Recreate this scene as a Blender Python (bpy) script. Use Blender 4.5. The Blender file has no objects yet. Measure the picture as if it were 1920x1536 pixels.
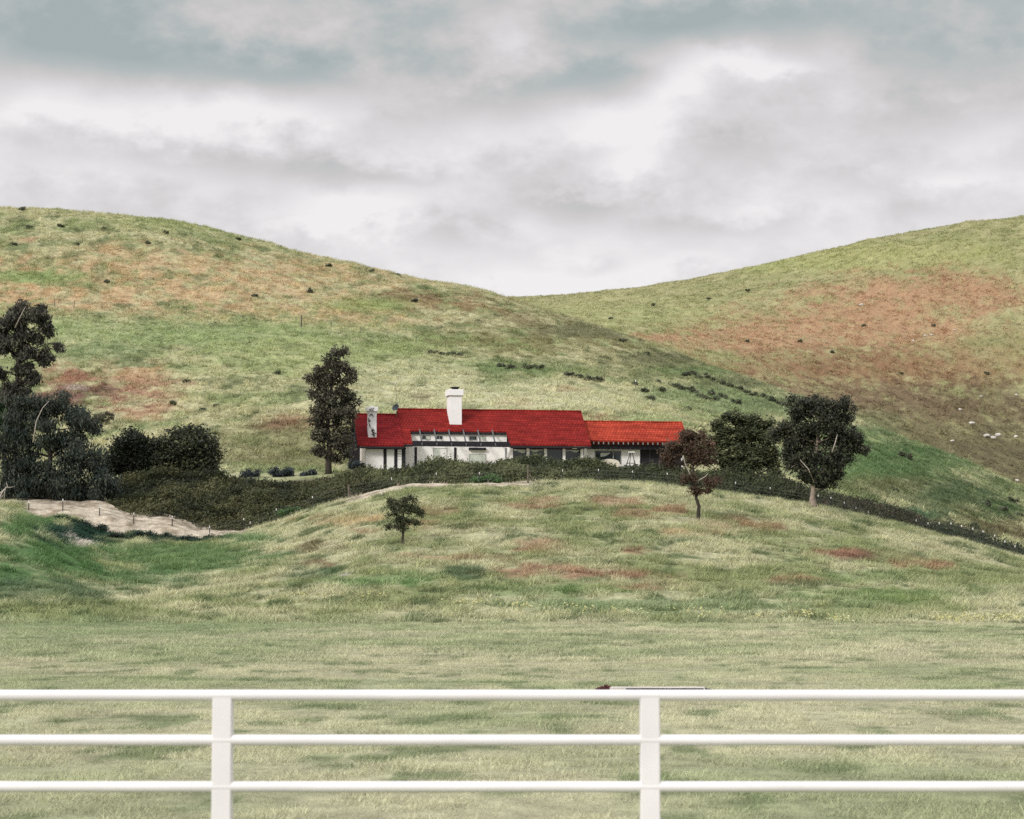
import bpy, bmesh, math, random
import numpy as np
from mathutils import Vector, Matrix

random.seed(7)
rng = np.random.default_rng(11)
SC = bpy.context.scene
COL = SC.collection

# ------------------------------------------------------------------ camera model
F = 4330.0                                   # focal length in photo pixels (1920 wide)
CZ = 2.2                                     # camera height above the meadow
PITCH = math.atan(312.0 / F)
CP, SP = math.cos(PITCH), math.sin(PITCH)


def ray(u, v, d):
    """World point where the sight line through photo pixel (u, v) reaches distance y = d."""
    a = (np.asarray(u, float) - 960.0) / F
    b = (768.0 - np.asarray(v, float)) / F
    t = d / (CP - b * SP)
    return a * t, d + 0 * t, CZ + t * (SP + b * CP)


def pt(u, v, d):
    x, y, z = ray(u, v, d)
    return Vector((float(x), float(y), float(z)))


def proj(x, y, z):
    dz = z - CZ
    f_ = y * CP + dz * SP
    up = -y * SP + dz * CP
    return 960 + F * x / f_, 768 - F * up / f_


# ------------------------------------------------------------------ noise
_T = np.random.default_rng(3).random((8, 256, 256))


def vn(x, y, k=0):
    xi = np.floor(x).astype(int); yi = np.floor(y).astype(int)
    fx = x - xi; fy = y - yi
    fx = fx * fx * (3 - 2 * fx); fy = fy * fy * (3 - 2 * fy)
    T = _T[k % 8]
    a = T[xi & 255, yi & 255]; b = T[(xi + 1) & 255, yi & 255]
    c = T[xi & 255, (yi + 1) & 255]; d = T[(xi + 1) & 255, (yi + 1) & 255]
    return (a * (1 - fx) + b * fx) * (1 - fy) + (c * (1 - fx) + d * fx) * fy


def fbm(x, y, k=0, o=4):
    s = 0; w = 1; t = 0
    for i in range(o):
        s = s + w * vn(x * 2 ** i + 17.3 * i, y * 2 ** i + 9.1 * i, k + i); t += w; w *= .5
    return s / t


def sstep(a, b, x):
    t = np.clip((x - a) / (b - a), 0, 1)
    return t * t * (3 - 2 * t)


# ------------------------------------------------------------------ terrain
def C(*uv):
    u = [p[0] for p in uv]; v = [p[1] for p in uv]
    return lambda q: np.interp(q, u, v)


K = lambda d: (lambda q: 0 * q + d)
ridge_d = C((600, 500), (930, 480), (1200, 450), (1500, 425), (1920, 410), (2200, 400))
ridge_v = C((-900, 400), (-300, 380), (-100, 383), (0, 392), (100, 396), (200, 408), (300, 420), (400, 440), (500, 463), (600, 487), (700, 509),
            (800, 535), (870, 549), (930, 563), (1050, 595), (1200, 645), (1300, 680), (1480, 740), (1600, 790), (1750, 850), (1920, 917), (2200, 1020), (2800, 1060))
far_v = C((-900, 640), (0, 610), (800, 577), (930, 566), (1000, 560), (1100, 553), (1200, 543), (1300, 527), (1400, 504), (1500, 482), (1600, 459), (1700, 440), (1820, 421), (1920, 408), (2200, 380), (2800, 350))
SECT = [   # (distance, photo height) of the lie of the land
    (K(60), None), (K(100), None), (K(107), None),
    (K(125), C((-200, 1090), (0, 1102), (100, 1112), (250, 1128), (400, 1130), (550, 1115), (700, 1097), (900, 1092), (1200, 1096), (1500, 1108), (1700, 1118), (1920, 1128), (2200, 1135))),
    (K(150), C((-200, 945), (0, 966), (60, 988), (130, 1030), (200, 1062), (300, 1070), (450, 1062), (560, 1045), (700, 1020), (900, 1000), (1200, 1003), (1500, 1030), (1700, 1060), (1920, 1095), (2200, 1130))),
    (K(163), C((-200, 935), (0, 951), (60, 974), (130, 1012), (200, 1045), (300, 1050), (450, 1042), (560, 1020), (650, 992), (750, 978), (900, 965), (1200, 968), (1500, 1000), (1700, 1035), (1920, 1075), (2200, 1122))),
    (K(190), C((-200, 935), (0, 958), (50, 967), (70, 974), (93, 977), (114, 969), (145, 977), (172, 992), (221, 1002), (310, 1003), (362, 1009), (407, 1007), (470, 998), (520, 983), (600, 955), (700, 925), (780, 909), (900, 909), (1000, 911), (1100, 906), (1250, 914), (1400, 932), (1525, 952), (1700, 988), (1800, 1015), (1920, 1050), (2200, 1110))),
    (K(197.5), C((-200, 925), (0, 944), (50, 946), (100, 947), (200, 951), (221, 962), (262, 977), (307, 971), (345, 980), (366, 993), (450, 997), (520, 981), (600, 952), (700, 921), (780, 905), (900, 905), (1100, 903), (1250, 911), (1400, 930), (1525, 951), (1700, 990), (1800, 1018), (1920, 1053), (2200, 1110))),
    (K(212), C((-200, 915), (0, 918), (200, 925), (300, 930), (450, 930), (600, 908), (700, 896), (1250, 897), (1400, 910), (1525, 935), (1700, 988), (1800, 1015), (1920, 1048), (2200, 1105))),
    (K(224), C((-200, 905), (0, 907), (200, 903), (300, 893), (450, 888), (600, 886), (700, 885), (1250, 884), (1400, 896), (1500, 910), (1600, 942), (1700, 983), (1800, 1008), (1920, 1040), (2200, 1100))),
    (K(243), C((-200, 888), (0, 890), (200, 868), (300, 862), (450, 862), (580, 874), (650, 893), (1280, 894), (1360, 885), (1450, 880), (1560, 912), (1700, 968), (1920, 1036), (2200, 1095))),
    (K(260), C((-200, 870), (0, 862), (200, 845), (300, 838), (450, 830), (600, 833), (700, 836), (900, 828), (1100, 822), (1250, 822), (1400, 842), (1525, 880), (1700, 955), (1920, 1030), (2200, 1090))),
    (K(330), C((-200, 700), (0, 692), (200, 695), (450, 697), (600, 705), (800, 717), (960, 722), (1100, 737), (1250, 757), (1400, 790), (1525, 828), (1700, 905), (1920, 990), (2200, 1060))),
    (K(385), C((-200, 572), (0, 575), (200, 590), (450, 610), (600, 624), (800, 645), (960, 660), (1100, 682), (1250, 712), (1400, 752), (1525, 793), (1700, 862), (1920, 944), (2200, 1040))),
    (ridge_d, ridge_v),
    (lambda q: ridge_d(q) + 25, lambda q: ridge_v(q) + 22),
    (lambda q: ridge_d(q) + 75, lambda q: ridge_v(q) + 110 + 0 * q),
    (K(600), C((-900, 700), (500, 660), (930, 625), (1200, 660), (1350, 700), (1500, 740), (1700, 790), (1920, 850), (2200, 900))),
    (K(680), C((-900, 660), (500, 630), (930, 595), (1200, 608), (1350, 620), (1500, 628), (1700, 645), (1920, 665), (2200, 690))),
    (K(760), C((-900, 645), (500, 600), (930, 573), (1200, 560), (1350, 545), (1500, 525), (1700, 503), (1920, 485), (2200, 470))),
    (K(830), far_v),
    (K(870), lambda q: far_v(q) + 12),
    (K(1000), lambda q: far_v(q) + 90),
    (K(1250), lambda q: far_v(q) * 0 + 900),
]

us = np.concatenate([np.linspace(-5200, -900, 12)[:-1], np.linspace(-900, -180, 25)[:-1], np.arange(-180, 2101, 6.0),
                     np.linspace(2110, 2800, 24), np.linspace(3000, 7200, 12)])
ds = np.concatenate([np.arange(-60, 14, 5.0), np.arange(14, 60, .9), np.arange(60, 106, .8), np.arange(106, 200, .5),
                     np.arange(200, 232, .8), np.arange(232, 400, .55), np.arange(400, 520, .75), np.arange(520, 880, 2.0), np.arange(880, 1251, 18.0)])
NU, ND = len(us), len(ds)


def pchip(x, y, q):
    h = np.diff(x); dl = np.diff(y) / h
    m = np.zeros(len(x))
    for i in range(1, len(x) - 1):
        if dl[i - 1] * dl[i] > 0:
            w1 = 2 * h[i] + h[i - 1]; w2 = h[i] + 2 * h[i - 1]
            m[i] = (w1 + w2) / (w1 / dl[i - 1] + w2 / dl[i])
    m[0] = 0; m[-1] = dl[-1]
    k = np.clip(np.searchsorted(x, q) - 1, 0, len(x) - 2)
    t = np.clip((q - x[k]) / h[k], 0, 1)
    return ((1 + 2 * t) * (1 - t) ** 2 * y[k] + t * (1 - t) ** 2 * h[k] * m[k]
            + t * t * (3 - 2 * t) * y[k + 1] + t * t * (t - 1) * h[k] * m[k + 1])


SD = np.array([s[0](us) for s in SECT])                                  # section x column
SZ = np.array([0 * us if s[1] is None else ray(us, s[1](us), s[0](us))[2] for s in SECT])
Z0 = np.empty((ND, NU))
for j in range(NU):
    Z0[:, j] = pchip(SD[:, j], SZ[:, j], ds)
# soften the creases between sections a little across the columns
ker = np.array([1, 2, 3, 2, 1.]) / 9
Zp = np.pad(Z0, ((0, 0), (2, 2)), mode='edge')
Z0 = sum(ker[i] * Zp[:, i:i + NU] for i in range(5))
DD, UU = np.meshgrid(ds, us, indexing='ij')
XX = (UU - 960) / F * np.maximum(DD, 40)
YY = DD
# lumps: long windblown grass and soil creep
amp = np.interp(DD, [0, 60, 108, 116, 195, 235, 260, 500, 540, 900], [.02, .03, .05, .2, .2, .12, .42, .42, .6, .6])
house_flat = sstep(0, 1, np.clip(1 - np.maximum(np.abs(XX - 2) / 22, np.abs(DD - 229) / 15), 0, .2) * 5)
amp = amp * (1 - .95 * house_flat)
lump = (fbm(XX / 5.5, YY / 4.2, 1, 4) - .5) * 2.1 + (fbm(XX / 1.25, YY / 1.25, 4, 3) - .5) * np.interp(DD, [0, 105, 115, 240, 260], [.9, .9, 1.7, 1.5, 1.9])
big = (fbm(XX / 38, YY / 50, 2, 3) - .5) * np.interp(DD, [0, 240, 300, 600, 900], [0, 0, 2.6, 3.5, 3.5])
bk = sstep(186, 190, YY) * sstep(204, 198, YY) * (UU < 480) * (UU > 20)
ZZ = Z0 + amp * lump + big + bk * (fbm(XX / 1.4, YY / 1.2, 6, 4) - .5) * .4


def Hz(x, y):
    x = np.asarray(x, float); y = np.asarray(y, float)
    u = 960 + F * x / np.maximum(y, 40)
    i = np.clip(np.searchsorted(us, u) - 1, 0, NU - 2); j = np.clip(np.searchsorted(ds, y) - 1, 0, ND - 2)
    a = np.clip((u - us[i]) / (us[i + 1] - us[i]), 0, 1); b = np.clip((y - ds[j]) / (ds[j + 1] - ds[j]), 0, 1)
    return (ZZ[j, i] * (1 - a) + ZZ[j, i + 1] * a) * (1 - b) + (ZZ[j + 1, i] * (1 - a) + ZZ[j + 1, i + 1] * a) * b


def ground_hit(u, v, lo, hi):
    """First distance in lo..hi where the sight line meets the land."""
    d = np.arange(lo, hi, .25)
    x, y, z = ray(u, v, d)
    g = Hz(x, y) - z
    k = np.argmax(g > 0) if (g > 0).any() else int(np.argmax(g))
    return Vector((float(x[k]), float(y[k]), float(Hz(x[k], y[k]))))


# ------------------------------------------------------------------ ground colour (albedo and painted shade) field
def S(r, g, b, k=.74):
    f = lambda c: (c / 255 / 12.92 if c < 10 else ((c / 255 + .055) / 1.055) ** 2.4)
    c = np.array([f(r) * k, f(g) * k, f(b) * k]); l = c @ np.array([.3, .59, .11])
    return c + (l - c) * .14


STRAW = S(186, 184, 138); PALE = S(196, 194, 152); GRN = S(128, 148, 88); VIV = S(128, 148, 98); DEEP = S(48, 92, 52); TEAL = S(24, 62, 46)
TAN = S(198, 168, 124); RUST = S(168, 122, 96); DRUST = S(124, 86, 76); ORUST = S(180, 141, 104); BROWN = S(122, 96, 68)
OLIVE = S(120, 118, 74); DIRT = S(192, 182, 170); FIELD1 = S(190, 187, 150); FIELD2 = S(166, 172, 128); DARKG = S(70, 82, 46)
SHADED_SOIL = S(58, 50, 36)  # dark brown for the shade painted on the ground under the hedges

PATCH = {
    'K': [  # knoll and hollow; the teal mixes deep green weeds with painted shade
        (80, 1050, 170, 60, S(76, 118, 58), .95), (60, 985, 60, 25, S(74, 118, 54), .8), (330, 1040, 190, 32, S(96, 128, 70), .9), (150, 1003, 105, 22, TEAL, 1), (70, 1105, 120, 28, S(84, 110, 74), .7),
        (330, 1010, 170, 9, TEAL, .9), (470, 1010, 70, 16, S(104, 136, 82), .8), (230, 1085, 120, 16, S(74, 118, 62), .6),
        (1250, 1135, 380, 20, VIV, .75), (720, 1090, 140, 16, S(100, 145, 70), .6), (870, 1078, 50, 16, DEEP, .7), (600, 1075, 60, 14, DEEP, .6), (1650, 1120, 200, 18, S(110, 140, 70), .6), (1030, 1110, 200, 14, S(105, 140, 70), .55), (1620, 1085, 120, 12, S(100, 135, 66), .5),
        (1060, 1075, 150, 13, RUST, 0.72), (1200, 1082, 90, 11, RUST, 0.72), (1230, 1100, 90, 10, RUST, 0.65), (1000, 1020, 70, 10, RUST, 0.58), (1030, 1032, 60, 8, RUST, 0.65),
        (1610, 1043, 90, 9, DRUST, 0.72), (1560, 1040, 60, 9, RUST, 0.72), (1700, 1058, 50, 8, RUST, 0.58), (1760, 1062, 50, 9, RUST, 0.72), (1490, 1090, 60, 8, RUST, 0.72), (1540, 1088, 40, 6, RUST, 0.58), (1750, 1032, 30, 6, DRUST, 0.58),
        (1000, 948, 60, 14, RUST, 0.58), (1150, 945, 60, 12, RUST, 0.58), (1180, 965, 60, 10, RUST, 0.50), (1380, 985, 80, 13, RUST, 0.58), (1250, 958, 40, 9, RUST, 0.65), (1310, 1000, 70, 8, TAN, .6), (820, 960, 50, 12, RUST, 0.43), (800, 985, 70, 10, RUST, 0.50), (690, 995, 50, 8, RUST, 0.50),
        (640, 975, 90, 14, TAN, .8), (600, 1025, 60, 12, BROWN, .6), (880, 985, 60, 14, BROWN, .5), (780, 1045, 90, 8, RUST, 0.50), (600, 1058, 50, 9, BROWN, .8), (860, 1048, 90, 8, RUST, 0.50), (960, 975, 60, 10, RUST, 0.50), (1190, 1035, 40, 6, RUST, 0.65),
        (152, 1021, 26, 7, DIRT, 1.2), (130, 1006, 18, 4, DIRT, 1.1), (890, 1058, 40, 4, PALE, .9), (645, 1078, 14, 4, DIRT, .8)],
    'L': [  # near hill; the dark far-right greens also paint its shaded flank
        (200, 520, 420, 60, TAN, .85), (520, 530, 300, 45, TAN, .6), (100, 560, 260, 26, TAN, .95), (450, 590, 260, 18, TAN, .85), (680, 600, 160, 22, TAN, .6), (850, 570, 130, 22, S(150, 120, 80), .8), (800, 555, 120, 12, BROWN, .6), (40, 450, 60, 8, ORUST, .7),
        (60, 520, 100, 12, S(138, 158, 92), .9), (110, 456, 50, 7, VIV, .5), (150, 535, 60, 8, GRN, .6), (700, 572, 90, 14, S(150, 164, 92), .7), (350, 420, 200, 18, S(146, 158, 92), .6),
        (350, 625, 380, 34, S(146, 166, 104), .7), (180, 660, 110, 18, VIV, .6), (760, 650, 140, 16, S(138, 156, 92), .7), (950, 640, 160, 18, S(128, 148, 80), .5), (560, 670, 220, 40, S(168, 178, 116), .6),
        (900, 745, 260, 36, PALE, .8), (1080, 755, 130, 18, PALE, .8), (780, 700, 160, 20, PALE, .5), (1180, 790, 100, 12, S(166, 176, 122), .7), (560, 830, 190, 50, OLIVE, .7), (450, 870, 150, 22, OLIVE, .7),
        (190, 715, 125, 36, RUST, .85), (255, 745, 75, 40, S(176, 136, 108), .85), (250, 700, 60, 14, TAN, .7), (120, 700, 60, 18, RUST, .7), (270, 785, 40, 14, ORUST, .7), (140, 745, 80, 22, DRUST, .9), (200, 730, 30, 10, S(96, 76, 66), .7), (145, 729, 22, 5, DIRT, .8),
        (545, 790, 50, 12, RUST, .7), (515, 800, 40, 14, BROWN, .8), (1120, 785, 60, 7, RUST, .6), (960, 755, 40, 8, RUST, .35), (1080, 730, 50, 6, ORUST, .4), (790, 745, 30, 8, BROWN, .5),
        (1050, 640, 260, 34, S(132, 124, 80), .85), (1250, 690, 160, 24, S(130, 130, 84), .6), (1000, 600, 120, 20, S(128, 112, 76), .6), (1430, 760, 100, 24, S(118, 136, 88), .9), (1330, 740, 120, 22, S(118, 138, 86), .8), (1330, 695, 130, 12, S(86, 120, 62), .6),
        (1650, 870, 200, 60, S(76, 108, 56), 1), (1560, 880, 110, 40, S(104, 130, 74), .8), (1780, 930, 130, 40, S(78, 96, 56), 1), (1100, 622, 110, 13, S(112, 112, 78), .8), (1250, 672, 120, 14, S(112, 114, 78), .85), (1390, 716, 110, 13, S(110, 116, 78), .85), (1480, 752, 60, 10, S(100, 112, 74), .8), (1600, 815, 70, 16, S(80, 108, 58), .8), (1740, 868, 90, 18, S(94, 118, 68), .8), (1800, 975, 130, 28, S(100, 92, 54), .9), (1650, 910, 100, 18, S(104, 100, 58), .6), (1700, 965, 90, 14, S(70, 104, 66), .9), (1880, 960, 60, 20, S(62, 88, 42), .9), (1860, 1000, 120, 20, S(90, 80, 50), .9),
        (1000, 690, 100, 16, S(100, 124, 66), .6), (930, 700, 30, 30, S(100, 124, 66), .7)],
    'R': [  # far hill; the dark lower browns also paint in a cloud shadow
        (1700, 800, 380, 100, S(128, 112, 80), .75),
        (1200, 590, 260, 26, S(166, 172, 112), .5), (1650, 480, 330, 26, S(168, 170, 98), .5), (1500, 500, 200, 12, S(160, 166, 98), .6),
        (1560, 610, 250, 44, ORUST, 1), (1680, 560, 200, 46, ORUST, 1.05), (1790, 540, 130, 36, ORUST, .95), (1400, 640, 190, 26, ORUST, 1), (1250, 632, 70, 8, ORUST, .9), (1720, 620, 160, 44, ORUST, .9), (1900, 560, 60, 30, ORUST, .7),
        (1600, 690, 280, 40, S(148, 112, 78), .9), (1750, 690, 200, 36, S(150, 114, 80), .8), (1880, 660, 80, 50, S(160, 140, 96), .8), (1560, 740, 260, 34, S(132, 106, 80), .8), (1800, 760, 200, 44, S(116, 98, 72), .85), (1750, 850, 300, 60, S(112, 104, 72), .95), (1900, 860, 90, 90, S(106, 96, 68), .8), (1640, 800, 60, 30, S(104, 112, 70), .6),
        (1850, 640, 60, 14, GRN, .4)],
}


def groundcol(x, y, z):
    """Colour of the turf at world points: dry, red and green growth, some patches with painted shade."""
    u, v = proj(x, y, z)
    n12 = fbm(x / 14, y / 18, 0, 4); n4 = fbm(x / 4.2, y / 6, 3, 4); n1 = fbm(x / 1.1, y / 1.7, 5, 3)
    m = n4 * .6 + n12 * .4
    rd = ridge_d(u)
    isL = sstep(236, 252, y) * (y < rd + 35); isR = y >= rd + 35; isF = 1 - sstep(104, 114, y)
    c = np.empty(x.shape + (3,))
    lerp = lambda a, b, t: a + (b - a) * t[..., None]
    base_f = lerp(FIELD2, FIELD1, sstep(.36, .6, m)); base_f = lerp(base_f, S(104, 124, 74), sstep(.6, .68, fbm(x / .75, y / 1.5, 6, 4)) * .7)
    base_f = lerp(base_f, S(130, 150, 100), sstep(60, 110, y) * (1 - sstep(200, 1000, u)) * .7)
    base_k = lerp(S(144, 152, 98), S(186, 184, 142), sstep(.36, .58, m)); base_k = lerp(base_k, S(92, 110, 64), sstep(.58, .7, fbm(x / 1.5, y / 2.6, 6, 4)) * .85)
    base_l = lerp(S(146, 156, 102), S(184, 180, 134), sstep(.36, .6, m)); base_l = lerp(base_l, S(104, 116, 72), sstep(.58, .7, fbm(x / 2.2, y / 5, 6, 4)) * .75)
    base_r = lerp(S(148, 150, 96), S(168, 164, 114), sstep(.36, .62, m))
    c = base_k
    c = lerp(c, base_f, isF); c = lerp(c, base_l, isL * 1.0); c = np.where(isR[..., None], base_r, c)
    wob = (fbm(x / 7, y / 9, 2, 4) - .5) * 2.4 + (n1 - .5) * 2.2 + (fbm(x / 2.2, y / 5, 6, 3) - .5) * 1.6
    brk = .22 + .78 * sstep(.36, .56, fbm(x / 2.1, y / 3.6, 1, 5)); brk = np.where(isR > 0, .45 + .55 * brk, brk)
    for key, on in (('K', (y > 106) & (y < 200)), ('L', (y >= 236) & ~isR), ('R', isR)):
        for (pu, pv, ru, rv, pc, st) in PATCH[key]:
            r = np.sqrt(((u - pu) / ru) ** 2 + ((v - pv) / rv) ** 2)
            w = np.clip((sstep(1.15, .55, r + wob * .42) if key == 'K' else sstep(1.4, .3, r + wob * .4)) * st, 0, 1) * on
            if pc[0] > pc[1] * 1.12: w = w * brk          # dry growth stays broken by green
            c = lerp(c, pc, w)
    # bare bank, track along the hedge, dark ground painted as shade under the hedge
    bank = sstep(189.4, 190.8, y + wob * 1.5) * sstep(204, 202.5, y) * sstep(35, 60, u) * sstep(478, 450, u)
    trk = sstep(186.6, 187.4, y + wob * .8) * sstep(199, 198, y) * sstep(610, 700, u) * sstep(1030, 960, u)
    shaded_soil = sstep(197, 199, y) * sstep(219, 215, y) * sstep(200, 240, u) * sstep(1780, 1700, u) * (1 - sstep(1300, 1540, u) * .3)
    c = lerp(c, SHADED_SOIL, shaded_soil * .8)
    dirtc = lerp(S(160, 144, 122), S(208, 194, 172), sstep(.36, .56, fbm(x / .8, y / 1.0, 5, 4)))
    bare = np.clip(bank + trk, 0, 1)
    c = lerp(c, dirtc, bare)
    # colour of single clumps
    c = c * (0.8 + .42 * n1)[..., None]
    return c, bare, shaded_soil


# ------------------------------------------------------------------ mesh helpers
def link(name, me, mat=None, parent=None):
    o = bpy.data.objects.new(name, me); COL.objects.link(o)
    if mat is not None and me is not None:
        me.materials.append(mat)
    if parent is not None:
        o.parent = parent
        o.matrix_parent_inverse = Matrix.Translation(-parent.location) if parent.rotation_euler.z == 0 else parent.matrix_basis.inverted()
    return o


def np_mesh(name, co, faces_flat, nper, cols=None, smooth=False):
    me = bpy.data.meshes.new(name)
    co = np.ascontiguousarray(co, dtype=np.float32)
    me.vertices.add(len(co)); me.vertices.foreach_set('co', co.ravel())
    nf = len(faces_flat) // nper
    me.loops.add(len(faces_flat)); me.loops.foreach_set('vertex_index', np.asarray(faces_flat, dtype=np.int32))
    me.polygons.add(nf); me.polygons.foreach_set('loop_start', np.arange(0, nf * nper, nper, dtype=np.int32))
    if smooth:
        me.polygons.foreach_set('use_smooth', np.ones(nf, dtype=bool))
    if cols is not None:
        a = me.attributes.new('col', 'FLOAT_COLOR', 'POINT')
        cc = np.ones((len(co), 4), dtype=np.float32); cc[:, :3] = cols
        a.data.foreach_set('color', cc.ravel())
    me.update(calc_edges=True)
    return me


def tag(o, label=None, cat=None, group=None, kind=None):
    if label: o['label'] = label
    if cat: o['category'] = cat
    if group: o['group'] = group
    if kind: o['kind'] = kind
    return o


def empty(name, loc, label, cat, group=None, rz=0):
    o = bpy.data.objects.new(name, None); COL.objects.link(o)
    o.location = loc; o.rotation_euler = (0, 0, rz); o.empty_display_size = .3
    tag(o, label, cat, group)
    return o


class MB:
    """Collects boxes, prisms and tubes into one mesh."""
    def __init__(s): s.v = []; s.f = []
    def box(s, x0, x1, y0, y1, z0, z1):
        n = len(s.v)
        s.v += [(x0, y0, z0), (x1, y0, z0), (x1, y1, z0), (x0, y1, z0), (x0, y0, z1), (x1, y0, z1), (x1, y1, z1), (x0, y1, z1)]
        s.f += [[n + i for i in q] for q in ((0, 3, 2, 1), (4, 5, 6, 7), (0, 1, 5, 4), (1, 2, 6, 5), (2, 3, 7, 6), (3, 0, 4, 7))]
        return s
    def prism_x(s, x0, x1, prof):            # profile in (y, z), extruded along x
        n = len(s.v); k = len(prof)
        s.v += [(x0, y, z) for y, z in prof] + [(x1, y, z) for y, z in prof]
        s.f += [[n + i for i in range(k)][::-1], [n + k + i for i in range(k)]]
        s.f += [[n + i, n + (i + 1) % k, n + k + (i + 1) % k, n + k + i] for i in range(k)]
        return s
    def poly_y(s, pts, y0, y1):              # outline in (x, z), extruded along y
        n = len(s.v); k = len(pts)
        s.v += [(x, y0, z) for x, z in pts] + [(x, y1, z) for x, z in pts]
        s.f += [[n + i for i in range(k)], [n + k + i for i in range(k)][::-1]]
        s.f += [[n + (i + 1) % k, n + i, n + k + i, n + k + (i + 1) % k] for i in range(k)]
        return s
    def tube(s, pts, rad, seg=8, wob=0.0):
        pts = [Vector(p) for p in pts]; n0 = len(s.v)
        ref = Vector((0.31, .17, .93))
        for i, p in enumerate(pts):
            d = (pts[min(i + 1, len(pts) - 1)] - pts[max(i - 1, 0)]).normalized()
            a = d.cross(Vector((1, 0, 0)) if abs(d.x) < .8 else Vector((0, 1, 0))).normalized(); b = d.cross(a)
            for k in range(seg):
                t = 2 * math.pi * k / seg; r = rad[i] * (1 + random.uniform(-wob, wob))
                s.v.append(tuple(p + a * (r * math.cos(t)) + b * (r * math.sin(t))))
        for i in range(len(pts) - 1):
            for k in range(seg):
                q = n0 + i * seg; s.f.append([q + k, q + (k + 1) % seg, q + seg + (k + 1) % seg, q + seg + k])
        s.f.append([n0 + k for k in range(seg)][::-1]); s.f.append([n0 + (len(pts) - 1) * seg + k for k in range(seg)])
        return s
    def build(s, name, mat, parent=None, smooth=False, bevel=0, local=False):
        me = bpy.data.meshes.new(name); me.from_pydata(s.v, [], s.f)
        if smooth:
            for p in me.polygons: p.use_smooth = True
        me.update()
        bm = bmesh.new(); bm.from_mesh(me); bmesh.ops.recalc_face_normals(bm, faces=bm.faces)
        if bevel: bmesh.ops.bevel(bm, geom=list(bm.edges), offset=bevel, segments=1, affect='EDGES')
        bm.to_mesh(me); bm.free()
        o = bpy.data.objects.new(name, me); COL.objects.link(o); me.materials.append(mat)
        if parent is not None:
            o.parent = parent
            if not local:
                o.location = -parent.location
        return o


# ------------------------------------------------------------------ materials
def mat(name):
    m = bpy.data.materials.new(name); m.use_nodes = True
    nt = m.node_tree; nt.nodes.clear()
    out = nt.nodes.new('ShaderNodeOutputMaterial')
    return m, nt, out


def N(nt, t, **kw):
    n = nt.nodes.new(t)
    for k, v in kw.items():
        if k.startswith('i_'):
            n.inputs[int(k[2:]) if k[2:].isdigit() else k[2:]].default_value = v
        else:
            setattr(n, k, v)
    return n


def solid(name, rgb, rough=.7, var=.18, scale=3.0, bump=.0, metal=0, spec=.3):
    """Principled colour broken up by object-space noise."""
    m, nt, out = mat(name)
    b = N(nt, 'ShaderNodeBsdfPrincipled'); b.inputs['Roughness'].default_value = rough; b.inputs['Metallic'].default_value = metal
    b.inputs['Specular IOR Level'].default_value = spec
    tc = N(nt, 'ShaderNodeTexCoord'); no = N(nt, 'ShaderNodeTexNoise'); no.inputs['Scale'].default_value = scale; no.inputs['Detail'].default_value = 6
    nt.links.new(tc.outputs['Object'], no.inputs['Vector'])
    mr = N(nt, 'ShaderNodeMapRange'); mr.inputs[1].default_value = .3; mr.inputs[2].default_value = .7; mr.inputs[3].default_value = 1 - var; mr.inputs[4].default_value = 1 + var
    nt.links.new(no.outputs['Fac'], mr.inputs[0])
    mx = N(nt, 'ShaderNodeVectorMath', operation='SCALE'); mx.inputs[0].default_value = rgb
    nt.links.new(mr.outputs[0], mx.inputs['Scale']); nt.links.new(mx.outputs[0], b.inputs['Base Color'])
    if bump:
        bp = N(nt, 'ShaderNodeBump'); bp.inputs['Strength'].default_value = bump; bp.inputs['Distance'].default_value = .05
        nt.links.new(no.outputs['Fac'], bp.inputs['Height']); nt.links.new(bp.outputs[0], b.inputs['Normal'])
    nt.links.new(b.outputs[0], out.inputs[0])
    return m


def leafmat(name, up=0.0, trans=.25, rough=.6, spec=.2):
    """Foliage: colour from the mesh's own 'col' attribute, some light let through."""
    m, nt, out = mat(name)
    at = N(nt, 'ShaderNodeAttribute', attribute_name='col')
    b = N(nt, 'ShaderNodeBsdfPrincipled'); b.inputs['Roughness'].default_value = rough; b.inputs['Specular IOR Level'].default_value = spec
    tr = N(nt, 'ShaderNodeBsdfTranslucent'); mx = N(nt, 'ShaderNodeMixShader'); mx.inputs[0].default_value = trans
    nt.links.new(at.outputs['Color'], b.inputs['Base Color']); nt.links.new(at.outputs['Color'], tr.inputs['Color'])
    if up:
        g = N(nt, 'ShaderNodeNewGeometry'); sc = N(nt, 'ShaderNodeVectorMath', operation='SCALE'); sc.inputs['Scale'].default_value = 1 - up
        ad = N(nt, 'ShaderNodeVectorMath', operation='ADD'); ad.inputs[1].default_value = (0, 0, up); nn = N(nt, 'ShaderNodeVectorMath', operation='NORMALIZE')
        nt.links.new(g.outputs['Normal'], sc.inputs[0]); nt.links.new(sc.outputs[0], ad.inputs[0]); nt.links.new(ad.outputs[0], nn.inputs[0])
        nt.links.new(nn.outputs[0], b.inputs['Normal'])
    nt.links.new(b.outputs[0], mx.inputs[1]); nt.links.new(tr.outputs[0], mx.inputs[2]); nt.links.new(mx.outputs[0], out.inputs[0])
    return m


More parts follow.
